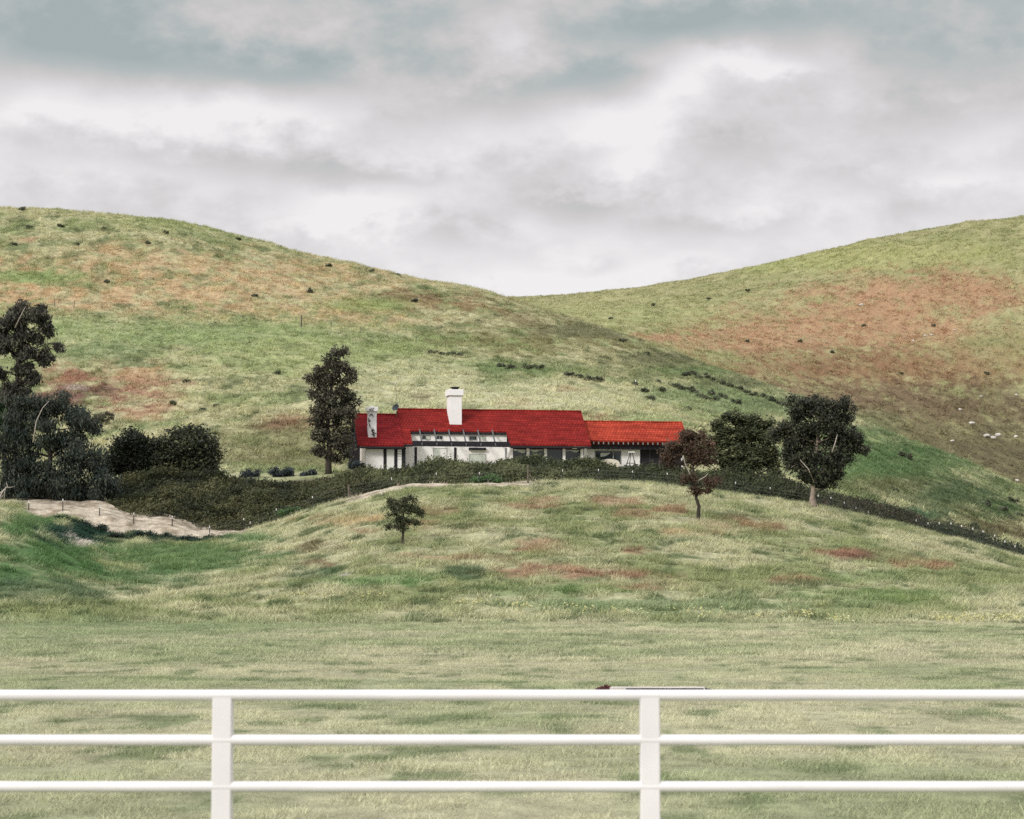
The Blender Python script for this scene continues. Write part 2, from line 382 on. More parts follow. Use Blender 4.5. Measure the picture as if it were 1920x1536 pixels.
def groundmat():
    m, nt, out = mat('turf_soil')
    at = N(nt, 'ShaderNodeAttribute', attribute_name='col'); b = N(nt, 'ShaderNodeBsdfPrincipled'); b.inputs['Roughness'].default_value = .95; b.inputs['Specular IOR Level'].default_value = .1
    tc = N(nt, 'ShaderNodeTexCoord')
    mp = N(nt, 'ShaderNodeMapping'); mp.inputs['Scale'].default_value = (1, .7, 1)
    n1 = N(nt, 'ShaderNodeTexNoise'); n1.inputs['Scale'].default_value = 1.7; n1.inputs['Detail'].default_value = 8; n1.inputs['Roughness'].default_value = .7
    nt.links.new(tc.outputs['Object'], mp.inputs[0]); nt.links.new(mp.outputs[0], n1.inputs['Vector'])
    mr = N(nt, 'ShaderNodeMapRange'); mr.inputs[1].default_value = .32; mr.inputs[2].default_value = .68; mr.inputs[3].default_value = .62; mr.inputs[4].default_value = 1.3
    nt.links.new(n1.outputs['Fac'], mr.inputs[0])
    sc = N(nt, 'ShaderNodeVectorMath', operation='SCALE'); nt.links.new(at.outputs['Color'], sc.inputs[0]); nt.links.new(mr.outputs[0], sc.inputs['Scale'])
    bp = N(nt, 'ShaderNodeBump'); bp.inputs['Strength'].default_value = .8; bp.inputs['Distance'].default_value = .25
    nt.links.new(n1.outputs['Fac'], bp.inputs['Height']); nt.links.new(bp.outputs[0], b.inputs['Normal'])
    nt.links.new(sc.outputs[0], b.inputs['Base Color']); nt.links.new(b.outputs[0], out.inputs[0])
    return m


def roofmat(name, rgb):
    """Clay tile: rows and columns of tiles on the slope, each its own red."""
    m, nt, out = mat(name)
    b = N(nt, 'ShaderNodeBsdfPrincipled'); b.inputs['Roughness'].default_value = .85; b.inputs['Specular IOR Level'].default_value = .08
    tc = N(nt, 'ShaderNodeTexCoord'); mp = N(nt, 'ShaderNodeMapping'); mp.inputs['Rotation'].default_value = (0, 0, 0)
    sp = N(nt, 'ShaderNodeSeparateXYZ'); cb = N(nt, 'ShaderNodeCombineXYZ')
    nt.links.new(tc.outputs['Object'], sp.inputs[0])
    mu = N(nt, 'ShaderNodeMath', operation='MULTIPLY'); mu.inputs[1].default_value = 1.28
    nt.links.new(sp.outputs['Y'], mu.inputs[0]); nt.links.new(sp.outputs['X'], cb.inputs[0]); nt.links.new(mu.outputs[0], cb.inputs[1])
    br = N(nt, 'ShaderNodeTexBrick'); br.inputs['Scale'].default_value = 1.0; br.inputs['Brick Width'].default_value = .3; br.inputs['Row Height'].default_value = .4; br.inputs['Mortar Size'].default_value = .035
    br.inputs['Color1'].default_value = (rgb[0] * 1.15, rgb[1] * 1.3, rgb[2] * 1.2, 1); br.inputs['Color2'].default_value = (rgb[0] * .85, rgb[1] * .8, rgb[2] * .8, 1)
    br.inputs['Mortar'].default_value = (rgb[0] * .58, rgb[1] * .6, rgb[2] * .6, 1)
    nt.links.new(cb.outputs[0], br.inputs['Vector'])
    no = N(nt, 'ShaderNodeTexNoise'); no.inputs['Scale'].default_value = .9; no.inputs['Detail'].default_value = 7; no.inputs['Roughness'].default_value = .62
    st_ = N(nt, 'ShaderNodeMapping'); st_.inputs['Scale'].default_value = (.45, 1.7, 1); nt.links.new(cb.outputs[0], st_.inputs[0]); nt.links.new(st_.outputs[0], no.inputs['Vector'])
    mr = N(nt, 'ShaderNodeMapRange'); mr.inputs[1].default_value = .3; mr.inputs[2].default_value = .7; mr.inputs[3].default_value = .55; mr.inputs[4].default_value = 1.3
    nt.links.new(no.outputs['Fac'], mr.inputs[0]); sc = N(nt, 'ShaderNodeVectorMath', operation='SCALE')
    nt.links.new(br.outputs['Color'], sc.inputs[0]); nt.links.new(mr.outputs[0], sc.inputs['Scale']); nt.links.new(sc.outputs[0], b.inputs['Base Color'])
    bp = N(nt, 'ShaderNodeBump'); bp.inputs['Strength'].default_value = .7; bp.inputs['Distance'].default_value = .05; bp.invert = True
    nt.links.new(br.outputs['Fac'], bp.inputs['Height']); nt.links.new(bp.outputs[0], b.inputs['Normal'])
    nt.links.new(b.outputs[0], out.inputs[0])
    return m


def glassmat():
    m, nt, out = mat('window_glass')
    b = N(nt, 'ShaderNodeBsdfPrincipled'); b.inputs['Base Color'].default_value = (.02, .03, .032, 1); b.inputs['Roughness'].default_value = .06; b.inputs['Specular IOR Level'].default_value = .6
    nt.links.new(b.outputs[0], out.inputs[0])
    return m


M = dict(
    ground=groundmat(), grass=leafmat('grass_blades', up=.35, trans=.3), leaf=leafmat('leaves', trans=.18, up=.25),
    white=solid('fence_paint', (.76, .73, .75), .5, .06, 2.2, spec=.4), stucco=solid('white_stucco', (.84, .81, .8), .9, .05, 2, .15),
    cream=solid('cream_stucco', (.8, .72, .66), .9, .06, 2, .15), chim=solid('chimney_render', (.8, .78, .78), .9, .03, 2, .1),
    timber=solid('dark_timber', (.018, .016, .02), .8, .3, 4), rafter=solid('grey_timber', (.1, .1, .105), .8, .2, 5), pale_timber=solid('pale_timber', (.2, .21, .21), .8, .15, 5),
    roof=roofmat('red_tiles', (.215, .017, .015)), roof2=roofmat('sunlit_red_tiles', (.35, .044, .026)), roof3=roofmat('deep_red_tiles', (.205, .014, .016)),  # the orange copy paints sun between cloud shadows into the right wing's tiles
    glass=glassmat(), pale_pane=solid('pale_glazing', (.55, .58, .52), .8, .08, 3), shut=solid('white_shutter', (.76, .75, .73), .7, .05, 3), frame=solid('window_frame', (.4, .39, .36), .6, .1, 4),
    bark=solid('bark', (.045, .036, .03), .95, .4, 6, .5), pbark=solid('pale_bark', (.26, .21, .17), .95, .3, 5, .4), deadwood=solid('dead_wood', (.42, .38, .33), .9, .2, 6),
    steel=solid('dark_post', (.03, .03, .028), .7, .3, 6), tip=solid('white_post_tip', (.75, .74, .72), .5, .05, 6), wood=solid('weathered_post', (.12, .1, .08), .9, .3, 6),
    rock=solid('pale_rock', (.48, .45, .41), .95, .2, 2, .5), dish=solid('dish_grey', (.07, .09, .11), .5, .2, 4), wire=solid('fence_wire', (.1, .1, .1), .6, .1, 5),
    core=solid('hedge_shade_core', (.012, .014, .009), 1, .3, 3),  # near-black, stands in for the shade inside the hedges
    plank=solid('weathered_beam', (.5, .46, .44), .8, .15, 3), plank_dark=solid('dark_beam', (.05, .055, .06), .9, .4, 7), redend=solid('red_brown_end', (.07, .018, .02), .8, .3, 9),
    chair=solid('cream_plastic', (.62, .58, .48), .6, .05, 3),
)

# ------------------------------------------------------------------ build the land
gc, bare, shaded_soil = groundcol(XX, YY, ZZ)


def land(name, r0, r1):
    nr = r1 - r0
    co = np.stack([XX[r0:r1], YY[r0:r1], ZZ[r0:r1]], -1).reshape(-1, 3)
    i = np.arange(nr - 1)[:, None] * NU + np.arange(NU - 1)[None, :]
    fc = np.stack([i, i + 1, i + NU + 1, i + NU], -1).ravel()
    o = link(name, np_mesh(name, co, fc, 4, gc[r0:r1].reshape(-1, 3), True), M['ground'])
    return tag(o, kind='structure')


ra = int(np.searchsorted(ds, 244)); rb = int(np.searchsorted(ds, 548))
land('ground', 0, ra + 1)
land('hill', ra, rb + 1)
land('far_hill', rb, ND)


# ------------------------------------------------------------------ grass
def tufts(name, n, d0, d1, u0, u1, nb, h, w, spread, lean=.5, keep=None, hvar=.4, clump=1.5, lo=.2, con=.4, label=None):
    """n clumps of nb blades spread evenly over the land between distances d0 and d1."""
    y = np.sqrt(rng.random(n) * (d1 ** 2 - d0 ** 2) + d0 ** 2)
    u = u0 + (u1 - u0) * rng.random(n)
    x = (u - 960) / F * y
    z = Hz(x, y)
    c, br, so = groundcol(x, y, z)
    ok = (br < .3 + .75 * rng.random(n) ** 7) & (so < .5)
    # house footprint
    lx = (x + 10.55) * .985 + (y - 225) * .174; ly = -(x + 10.55) * .174 + (y - 225) * .985
    ok &= ~((lx > -5) & (lx < 29) & (ly > -1.5) & (ly < 8))
    if keep is not None:
        ok &= keep(u, y)
    x, y, z, c, u = x[ok], y[ok], z[ok], c[ok], u[ok]
    k = len(x)
    tall = sstep(.40, .62, fbm(x / clump, y / (clump * 1.15), 7, 3))
    c = c * (1.02 - con / 2 + con * tall)[:, None]
    hn = (lo + (1.8 - 2 * lo) * tall) * (1 + hvar * (rng.random(k) - .5) * 2)
    hs = np.repeat(h * hn, nb)
    bx = np.repeat(x, nb) + rng.normal(0, spread, k * nb); by = np.repeat(y, nb) + rng.normal(0, spread, k * nb)
    bz = Hz(bx, by) - .02
    cc = np.repeat(np.minimum(c * 1.17, .75) * (.82 + .36 * rng.random((k, 1))), nb, 0) * (.62 + .76 * rng.random((k * nb, 1)))
    ang = rng.normal(.2, 1.7, k * nb)                       # the wind lays it over to the right
    ln = hs * lean * (.4 + rng.random(k * nb))
    hs = hs * (.6 + .6 * rng.random(k * nb))
    tx = bx + np.cos(ang) * ln; ty = by + np.sin(ang) * ln; tz = bz + hs
    wa = ang + math.pi / 2 + rng.normal(0, .5, k * nb)
    wx = np.cos(wa) * w / 2; wy = np.sin(wa) * w / 2
    co = np.empty((k * nb, 3, 3))
    co[:, 0] = np.stack([bx - wx, by - wy, bz], -1); co[:, 1] = np.stack([bx + wx, by + wy, bz], -1); co[:, 2] = np.stack([tx, ty, tz], -1)
    me = np_mesh(name, co.reshape(-1, 3), np.arange(k * nb * 3), 3, np.repeat(cc, 3, 0))
    o = link(name, me, M['grass'])
    return tag(o, label, 'grass', kind='stuff')


tufts('grass', 90000, 15, 62, -160, 2080, 11, .06, .011, .08, 1.5, clump=.7, lo=.55, con=.25, label='short pale green turf just behind the white pipe fence')
tufts('grass', 90000, 60, 109, -140, 2060, 9, .085, .022, .13, 1.5, clump=.9, lo=.45, con=.3, label='grazed meadow turf between the fence and the knoll')
tufts('grass', 100000, 107, 200, -120, 2040, 10, .2, .045, .17, 1.4, clump=1.1, con=.45, label='patchy dry and green grass over the knoll below the house')
tufts('grass', 150000, 225, 520, -90, 2010, 8, .3, .1, .26, 1.4, clump=1.5, con=.55, keep=lambda u, y: y < ridge_d(u) + 8, label='long windblown grass on the near hill')
tufts('grass', 60000, 560, 845, 880, 2010, 6, .3, .2, .45, 1.4, clump=2.4, con=.4, label='short grass over the far hill')


# ------------------------------------------------------------------ foliage
def leaves(name, P, size, asp, cols, parent, droop=0.0, flat=0.0, axis=None, m=None):
    """One diamond leaf per point. droop pulls the leaf axis down, flat keeps it level."""
    n = len(P)
    a = rng.normal(0, 1, (n, 3))
    if axis is not None: a = a * .55 + axis
    a[:, 2] = a[:, 2] * (1 - flat) - droop * 1.6
    a /= np.linalg.norm(a, axis=1)[:, None] + 1e-9
    s = np.cross(a, rng.normal(0, 1, (n, 3))); s /= np.linalg.norm(s, axis=1)[:, None] + 1e-9
    L = (size * (.6 + .8 * rng.random(n)))[:, None]; W = L * asp
    co = np.stack([P - a * L * .5, P + s * W * .5, P + a * L * .5, P - s * W * .5], 1).reshape(-1, 3)
    me = np_mesh(name, co, np.arange(n * 4), 4, np.repeat(cols, 4, 0))
    o = bpy.data.objects.new(name, me); COL.objects.link(o); me.materials.append(m or M['leaf'])
    if parent is not None:
        o.parent = parent; o.location = -parent.location
    return o


def crown_pts(ells, d, twigs, per, sig, depthk=.9, seed=0):
    """Twig ends spread through ellipsoids given as (u, v, ru, rv) at distance d, leaves round each twig."""
    r = np.random.default_rng(seed)
    out = []; ids = []
    areas = np.array([e[2] * e[3] for e in ells], float) ** .75; areas /= areas.sum()
    t0 = 0
    for e, ar in zip(ells, areas):
        n = max(6, int(twigs * ar))
        dd = d + (e[4] if len(e) > 4 else 0)
        c = np.array(pt(e[0], e[1], dd)); sx = e[2] / F * dd; sz = e[3] / F * dd
        R3 = np.array([sx, (sx + sz) / 2 * depthk, sz])
        nc = max(4, min(16, int(n / 9)))                     # boughs inside the clump, with air between them
        q = r.normal(0, 1, (nc, 3)); q /= np.linalg.norm(q, axis=1)[:, None]
        q *= (.3 + .75 * r.random(nc))[:, None]
        pick = r.integers(0, nc, n); br = (.17 + .21 * r.random(nc))[pick][:, None]
        g = r.normal(0, 1, (n, 3)); g /= np.linalg.norm(g, axis=1)[:, None]
        g *= (r.random(n) ** (1 / 2.2))[:, None]
        tw = c + (q[pick] + g * br) * R3
        P = np.repeat(tw, per, 0) + r.normal(0, sig, (n * per, 3)) * np.array([1, 1, .8])
        out.append(P); ids.append(np.repeat(np.arange(t0, t0 + n), per)); t0 += n
    return np.concatenate(out), np.concatenate(ids), t0


def shade_cols(ids, nt, pal, r, jit=.25):
    pal = np.array(pal); k = r.integers(0, len(pal), nt); base = pal[k] * (1 + jit * (r.random((nt, 1)) - .5) * 2)
    return base[ids] * (.75 + .5 * r.random((len(ids), 1)))


def tree(name, base, label, trunk, ells, d, pal, twigs, per, sig, size, asp, droop=0, flat=0, limbs=True, bark='bark', bare=(), seed=1, group=None, axis=None, cat='tree', tr=None):
    """trunk: photo points (u, v, radius in m) from the ground up; ells: crown clumps."""
    t = empty(name, base, label, cat, group)
    r = np.random.default_rng(seed); random.seed(seed)
    mb = MB(); P = [base + Vector((0, 0, -.3))] + [pt(u, v, d) for u, v, _ in trunk[1:]]
    R = [trunk[0][2] * 1.25] + [q[2] for q in trunk[1:]]
    # subdivide the trunk for a natural line
    PP = []; RR = []
    for i in range(len(P) - 1):
        for k in range(3):
            f = k / 3; PP.append(P[i].lerp(P[i + 1], f) + Vector((random.uniform(-1, 1), random.uniform(-1, 1), 0)) * (R[i] * .25 if i + k else 0)); RR.append(R[i] * (1 - f) + R[i + 1] * f)
    PP.append(P[-1]); RR.append(R[-1])
    mb.tube(PP, RR, 8, .12)
    if limbs:
        for e in ells:
            c = pt(e[0], e[1], d + (e[4] if len(e) > 4 else 0))
            c.y += random.uniform(-.6, .6)
            best = min(range(len(PP)), key=lambda i: (PP[i] - c).length + max(0, PP[i].z - c.z + .4) * 3)
            s = PP[best]; r0 = max(.03, min(RR[best] * .6, .12))
            m1 = s.lerp(c, .4) + Vector((random.uniform(-.2, .2), random.uniform(-.3, .3), random.uniform(-.25, .1)))
            m2 = s.lerp(c, .75) + Vector((random.uniform(-.2, .2), random.uniform(-.3, .3), random.uniform(0, .3)))
            mb.tube([s, m1, m2, c], [r0, r0 * .7, r0 * .45, .02], 6, .1)
            for k in range(3):
                q = c + Vector((random.uniform(-1, 1) * e[2] / F * d, random.uniform(-1, 1) * e[2] / F * d, random.uniform(-.6, 1) * e[3] / F * d)) * .8
                mb.tube([m2, m2.lerp(q, .5) + Vector((0, 0, random.uniform(-.1, .15))), q], [r0 * .4, r0 * .25, .012], 5)
    mb.build('trunk', M[bark], t, smooth=True)
    for line in bare:
        b2 = MB(); pp = [pt(u, v, d + o) for u, v, o in line]
        b2.tube(pp, list(np.linspace(.06, .02, len(pp))), 6, .1).build('bare_branch', M['deadwood'], t, smooth=True)
    P, ids, nt = crown_pts(ells, d, twigs, per, sig, seed=seed)
    leaves('crown', P, size, asp, shade_cols(ids, nt, pal, r), t, droop, flat, axis=(np.array(axis) if axis is not None else None))
    return t


EUC = [(.040, .039, .030), (.052, .047, .036), (.034, .035, .028), (.07, .066, .048), (.044, .042, .034), (.13, .125, .09)]
PEP = [(.03, .042, .034), (.038, .048, .038), (.026, .038, .034), (.044, .052, .036), (.034, .04, .034), (.075, .085, .062)]
OAK = [(.035, .042, .02), (.05, .058, .026), (.026, .036, .022), (.15, .155, .075), (.1, .11, .052), (.07, .08, .038)]
DRK = [(.026, .03, .022), (.034, .038, .027), (.042, .044, .03)]
RED = [(.10, .06, .04), (.08, .05, .036), (.13, .078, .05), (.055, .038, .028), (.075, .056, .036)]
HED = [(.044, .054, .024), (.06, .07, .03), (.034, .042, .02), (.085, .095, .04)]
OLV = [(.045, .054, .028), (.06, .07, .034), (.085, .092, .046)]


def on_ground(u, d):
    x = (u - 960) / F * d
    return Vector((x, d, float(Hz(x, d))))


tree('eucalyptus_tree', on_ground(30, 206), 'tall ragged eucalyptus at the left edge with hanging dark leaves', [(30, 930, .32), (31, 800, .26), (33, 735, .22), (32, 690, .19), (40, 650, .13), (46, 605, .08), (50, 575, .04)],
     [(45, 592, 36, 26), (68, 585, 22, 24), (22, 615, 30, 26), (78, 612, 16, 26), (52, 630, 34, 24), (10, 650, 30, 26), (40, 660, 26, 16), (74, 674, 24, 10), (52, 692, 24, 14), (62, 712, 15, 20), (84, 662, 7, 12), (107, 646, 6, 11), (112, 655, 5, 8), (90, 622, 7, 18), (0, 695, 16, 24), (8, 620, 20, 20), (42, 740, 20, 24), (14, 735, 24, 28), (58, 668, 20, 14), (30, 595, 20, 22)],
     206, EUC, 1300, 14, .2, .36, .3, droop=.9, bare=[[(28, 615, -1), (40, 590, -1.5), (48, 575, -1.6)], [(0, 690, 0), (12, 700, 0), (28, 704, 0)]], seed=3)
tree('pepper_tree', on_ground(95, 203), 'broad drooping dark pepper tree hanging over the bare bank', [(95, 940, .3), (92, 890, .25), (95, 840, .18), (105, 790, .08)],
     [(60, 800, 50, 50), (80, 765, 30, 28), (112, 775, 36, 36), (150, 805, 26, 45), (30, 770, 28, 36), (20, 840, 40, 50), (45, 880, 60, 50), (115, 850, 62, 55), (170, 880, 36, 40), (100, 915, 80, 28), (178, 800, 8, 26), (150, 780, 14, 20), (15, 905, 30, 34), (165, 920, 44, 24), (70, 920, 60, 24), (198, 905, 24, 36), (130, 930, 60, 14)],
     203, PEP, 2600, 14, .28, .36, .3, droop=1.0, bare=[[(62, 830, -2.6), (68, 790, -2.7), (80, 765, -2.8), (92, 752, -2.8)]], seed=4)
tree('willow_tree', on_ground(8, 212), 'green leafy tree seen through the trunk of the leftmost eucalyptus', [(8, 905, .2), (8, 830, .15), (10, 770, .06)],
     [(10, 750, 34, 40), (30, 770, 24, 34), (-10, 790, 30, 40), (15, 810, 36, 40)], 212, [(.035, .07, .03), (.05, .095, .035), (.03, .055, .03)], 500, 12, .3, .34, .35, droop=.5, seed=5)
tree('round_tree', on_ground(248, 216), 'rounded dark bush tree beside the pepper tree', [(248, 905, .16), (247, 880, .13), (248, 850, .07)],
     [(245, 850, 40, 34), (225, 860, 26, 30), (270, 845, 24, 34), (250, 825, 24, 18), (290, 850, 16, 34), (262, 875, 40, 22), (215, 875, 16, 18)], 216, DRK + [(.03, .042, .022)], 1100, 12, .33, .3, .45, flat=.2, seed=6)
tree('round_tree', on_ground(350, 215), 'broad olive green bush tree right of the darkest round bush', [(350, 900, .18), (350, 872, .14), (352, 840, .07)],
     [(350, 840, 44, 34), (320, 850, 28, 32), (380, 845, 28, 36), (352, 812, 34, 18), (395, 855, 16, 26), (330, 870, 36, 22), (375, 875, 36, 18), (365, 822, 26, 20)], 215, OLV + DRK, 1500, 12, .33, .3, .45, flat=.3, seed=7)
tree('eucalyptus_tree', on_ground(617, 221), 'tall narrow dark tree growing at the left end of the house', [(617, 885, .28), (617, 850, .24), (615, 800, .2), (620, 740, .14), (628, 690, .08), (634, 660, .04)],
     [(632, 662, 12, 12), (646, 658, 8, 7), (622, 682, 26, 16), (642, 690, 20, 18), (602, 700, 22, 14), (590, 712, 14, 12), (622, 712, 34, 18), (655, 705, 14, 22), (625, 740, 40, 24), (655, 745, 18, 26), (598, 745, 14, 22), (620, 775, 38, 26), (650, 780, 22, 28), (595, 785, 14, 26), (612, 815, 28, 24), (640, 820, 28, 28), (605, 845, 18, 14), (640, 850, 24, 16)],
     221, [(.048, .044, .031), (.062, .055, .038), (.038, .038, .027), (.082, .077, .05), (.13, .12, .085)], 1500, 12, .24, .3, .4, droop=.35, seed=8)
rb_ = ground_hit(1311, 976, 120, 188)
tree('red_leaved_tree', rb_, 'small crooked tree with rusty red foliage in front of the right wing', [(1311, 976, .13), (1310, 950, .12), (1304, 925, .1), (1300, 905, .09), (1300, 880, .07), (1297, 850, .05), (1298, 825, .03)],
     [(1290, 822, 34, 16), (1306, 815, 26, 11), (1270, 842, 32, 18), (1300, 845, 34, 20), (1328, 838, 14, 18), (1318, 860, 22, 12), (1246, 856, 12, 10), (1258, 866, 18, 8), (1290, 866, 22, 10), (1292, 902, 18, 9), (1306, 916, 26, 8), (1335, 905, 16, 12)],
     rb_.y, RED, 1000, 10, .18, .17, .5, bare=[[(1301, 905, 0), (1292, 885, -.3), (1284, 868, -.4), (1281, 855, -.5)], [(1301, 903, 0), (1312, 900, -.3), (1322, 894, -.5), (1328, 888, -.6)]], seed=9)
tree('oak_tree', on_ground(1395, 213), 'bushy green oak standing between the red tree and the big dark tree', [(1395, 905, .22), (1396, 870, .18), (1395, 830, .1)],
     [(1368, 779, 17, 9), (1385, 790, 24, 12), (1418, 788, 19, 9), (1436, 797, 15, 9), (1338, 797, 15, 6), (1356, 806, 20, 11), (1395, 812, 34, 18), (1432, 820, 22, 16), (1352, 828, 20, 14), (1385, 845, 32, 20), (1424, 846, 28, 20), (1350, 852, 18, 18), (1405, 868, 38, 18), (1443, 866, 15, 18), (1372, 876, 28, 14), (1452, 882, 11, 11)],
     213, OAK, 1900, 13, .24, .27, .45, flat=.35, seed=10, axis=(.8, 0, .2))
bt = ground_hit(1523, 950, 168, 216)
tree('spreading_tree', bt, 'large dark spreading tree with a pale trunk base at the crest of the knoll', [(1523, 952, .27), (1524, 930, .22), (1526, 905, .19), (1530, 860, .15), (1533, 815, .1), (1535, 780, .05)],
     [(1530, 755, 45, 16), (1564, 762, 31, 22), (1498, 766, 22, 24), (1588, 783, 22, 24), (1541, 783, 52, 29), (1496, 798, 25, 29), (1462, 810, 20, 20), (1572, 810, 34, 29), (1602, 820, 20, 20), (1530, 820, 43, 31), (1617, 846, 11, 9), (1608, 836, 13, 11), (1488, 838, 25, 26), (1572, 848, 29, 26), (1519, 856, 43, 29), (1490, 870, 18, 20), (1551, 880, 36, 26), (1514, 888, 27, 18), (1570, 883, 13, 15), (1541, 906, 25, 11), (1479, 853, 16, 22)],
     bt.y, DRK + [(.05, .055, .034), (.085, .088, .055)], 2500, 12, .22, .25, .45, droop=.3, bark='pbark', bare=[[(1560, 848, -1.8), (1566, 830, -1.9), (1570, 815, -2)], [(1527, 905, -.5), (1516, 880, -1), (1500, 862, -1.2)]], seed=11)
st = ground_hit(755, 1021, 112, 180)
tree('sapling_tree', st, 'small lone round-headed tree on the grassy knoll', [(755, 1021, .09), (756, 1000, .075), (756, 985, .065), (757, 965, .05), (758, 945, .03)],
     [(745, 944, 14, 12), (766, 940, 12, 10), (734, 958, 9, 12), (778, 958, 13, 12), (757, 958, 18, 14), (742, 975, 12, 10), (770, 976, 18, 10), (788, 968, 8, 10), (730, 988, 8, 7), (756, 986, 16, 6), (732, 940, 7, 8)],
     st.y, OLV + [(.03, .036, .02)], 520, 10, .12, .13, .45, seed=12)

# ------------------------------------------------------------------ hedges
HTOP = C((195, 900), (215, 905), (240, 888), (300, 880), (400, 879), (430, 892), (480, 896), (540, 900), (575, 905), (610, 893), (650, 880), (690, 874), (740, 878), (770, 874), (790, 864), (830, 857), (900, 859), (950, 858), (1000, 855), (1050, 857), (1100, 858), (1140, 866), (1200, 868), (1260, 869), (1320, 878), (1380, 880), (1440, 890), (1500, 902), (1545, 925), (1580, 935))
HBOT = C((195, 948), (208, 952), (221, 964), (262, 979), (307, 973), (345, 981), (366, 995), (450, 998), (520, 981), (600, 953), (700, 922), (760, 911), (800, 906), (900, 908), (1000, 912), (1100, 906), (1200, 911), (1300, 920), (1400, 935), (1520, 953), (1580, 965))


def hedge(label, u0, u1, d0, d1, n, pal, size, seed, top=HTOP, bot=HBOT, rough=1.0, drop=.35, group='hedges and shrub banks along the knoll'):
    r = np.random.default_rng(seed)
    mid = (u0 + u1) / 2
    base = on_ground(mid, (d0 + d1) / 2)
    t = empty('hedge', base, label, 'hedge', group)

    def surf(u, q, inset=0.0):
        """q = 0 at the foot of the front face .. 1 on top .. 1.5 at the back."""
        d = d0 + (d1 - d0) * np.clip(q, 0, 1.5) / 1.5
        qq = np.clip(q, 0, 1)
        v = bot(u) + (top(u) - bot(u)) * qq ** .85
        x, y, z = ray(u, v, d)
        lump = (fbm(x / 2.3, (y + z * 1.6) / 2.1, seed, 3) - .5) * 2.3 * rough
        z = z + lump * .6 * sstep(0, .25, qq) - inset - drop * qq
        y = y - lump * .9 + inset
        back = np.clip((q - 1) / .5, 0, 1)
        g = Hz(x, y)
        z = z * (1 - back) + g * back
        return x, y, np.maximum(z, g - .3)
    # dark solid core standing in for the shade inside the hedge
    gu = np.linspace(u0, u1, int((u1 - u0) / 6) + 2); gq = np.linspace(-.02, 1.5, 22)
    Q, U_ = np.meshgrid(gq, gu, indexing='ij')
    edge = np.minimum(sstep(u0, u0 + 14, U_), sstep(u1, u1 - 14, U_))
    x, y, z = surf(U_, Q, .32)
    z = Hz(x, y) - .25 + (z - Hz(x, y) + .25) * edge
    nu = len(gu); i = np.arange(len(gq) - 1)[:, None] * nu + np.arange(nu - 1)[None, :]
    me = np_mesh('shade_core', np.stack([x, y, z], -1).reshape(-1, 3), np.stack([i, i + 1, i + nu + 1, i + nu], -1).ravel(), 4, smooth=True)
    o = bpy.data.objects.new('shade_core', me); COL.objects.link(o); me.materials.append(M['core']); o.parent = t; o.location = -base
    # leafy shoots
    k = n // 11
    u = u0 + (u1 - u0) * r.random(k); q = r.random(k) * 1.25
    x, y, z = surf(u, q); tw = np.stack([x, y, z], -1) + r.normal(0, .12, (k, 3))
    P = np.repeat(tw, 11, 0) + r.normal(0, .19, (k * 11, 3)); ids = np.repeat(np.arange(k), 11)
    patch = fbm(tw[:, 0] / 2.5, tw[:, 2] / 1.2, 2, 3)
    pal = np.array(pal); pk = np.clip((patch - .25) / .5 * len(pal) + .5 + r.normal(0, .8, k), 0, len(pal) - .01).astype(int)
    cols = (pal[pk] * (1 + .25 * (r.random((k, 1)) - .5) * 2))[ids] * (.75 + .5 * r.random((k * 11, 1)))
    leaves('foliage', P, size, .42, cols, t, axis=np.array([.5, -.1, .5]))
    return t


HP = sorted(HED + [(.12, .13, .06)], key=sum); BP = sorted([(.028, .032, .016), (.042, .046, .02), (.022, .026, .015), (.066, .066, .028), (.034, .044, .018), (.09, .09, .042)], key=sum)
hedge('wide brownish green shrub bank above the pale bare bank', 208, 470, 198.5, 222, 46000, BP, .26, 3, rough=1.5)
hedge('sloping dark hedge between the blue grey bushes and the path', 465, 700, 197, 213, 30000, BP + [HP[2]], .24, 4)
hedge('long clipped-looking green hedge along the front of the house', 695, 1150, 196.5, 212, 56000, HP, .24, 5, drop=.52)
hedge('flat topped green hedge in front of the right wing', 1145, 1345, 197, 212, 24000, HP[:3] + [BP[3]], .24, 6, drop=.7)
hedge('dark hedge running from the red tree down to the big dark tree', 1330, 1575, 197, 212, 26000, HP[:3] + [BP[1]], .24, 7)
RTOP = C((1535, 925), (1570, 930), (1610, 940), (1660, 950), (1700, 958), (1730, 975), (1760, 985))
RBOT = C((1535, 955), (1600, 968), (1700, 990), (1760, 1008))
hedge('low brown shrub bank behind the crest right of the big dark tree', 1535, 1740, 197, 212, 15000, [(.045, .05, .028), (.06, .062, .034), (.035, .04, .024), (.06, .05, .034)], .22, 8, RTOP, RBOT, .7, drop=.0)
STOP = C((1725, 980), (1780, 986), (1850, 1006), (1930, 1036), (1960, 1050)); SBOT = C((1725, 1000), (1800, 1018), (1920, 1054), (1960, 1066))
hedge('narrow dark band of scrub under the white tipped posts at the far right', 1728, 1955, 196, 206, 9000, [(.04, .055, .03), (.055, .068, .036), (.034, .042, .026)], .2, 9, STOP, SBOT, .6, drop=.0)


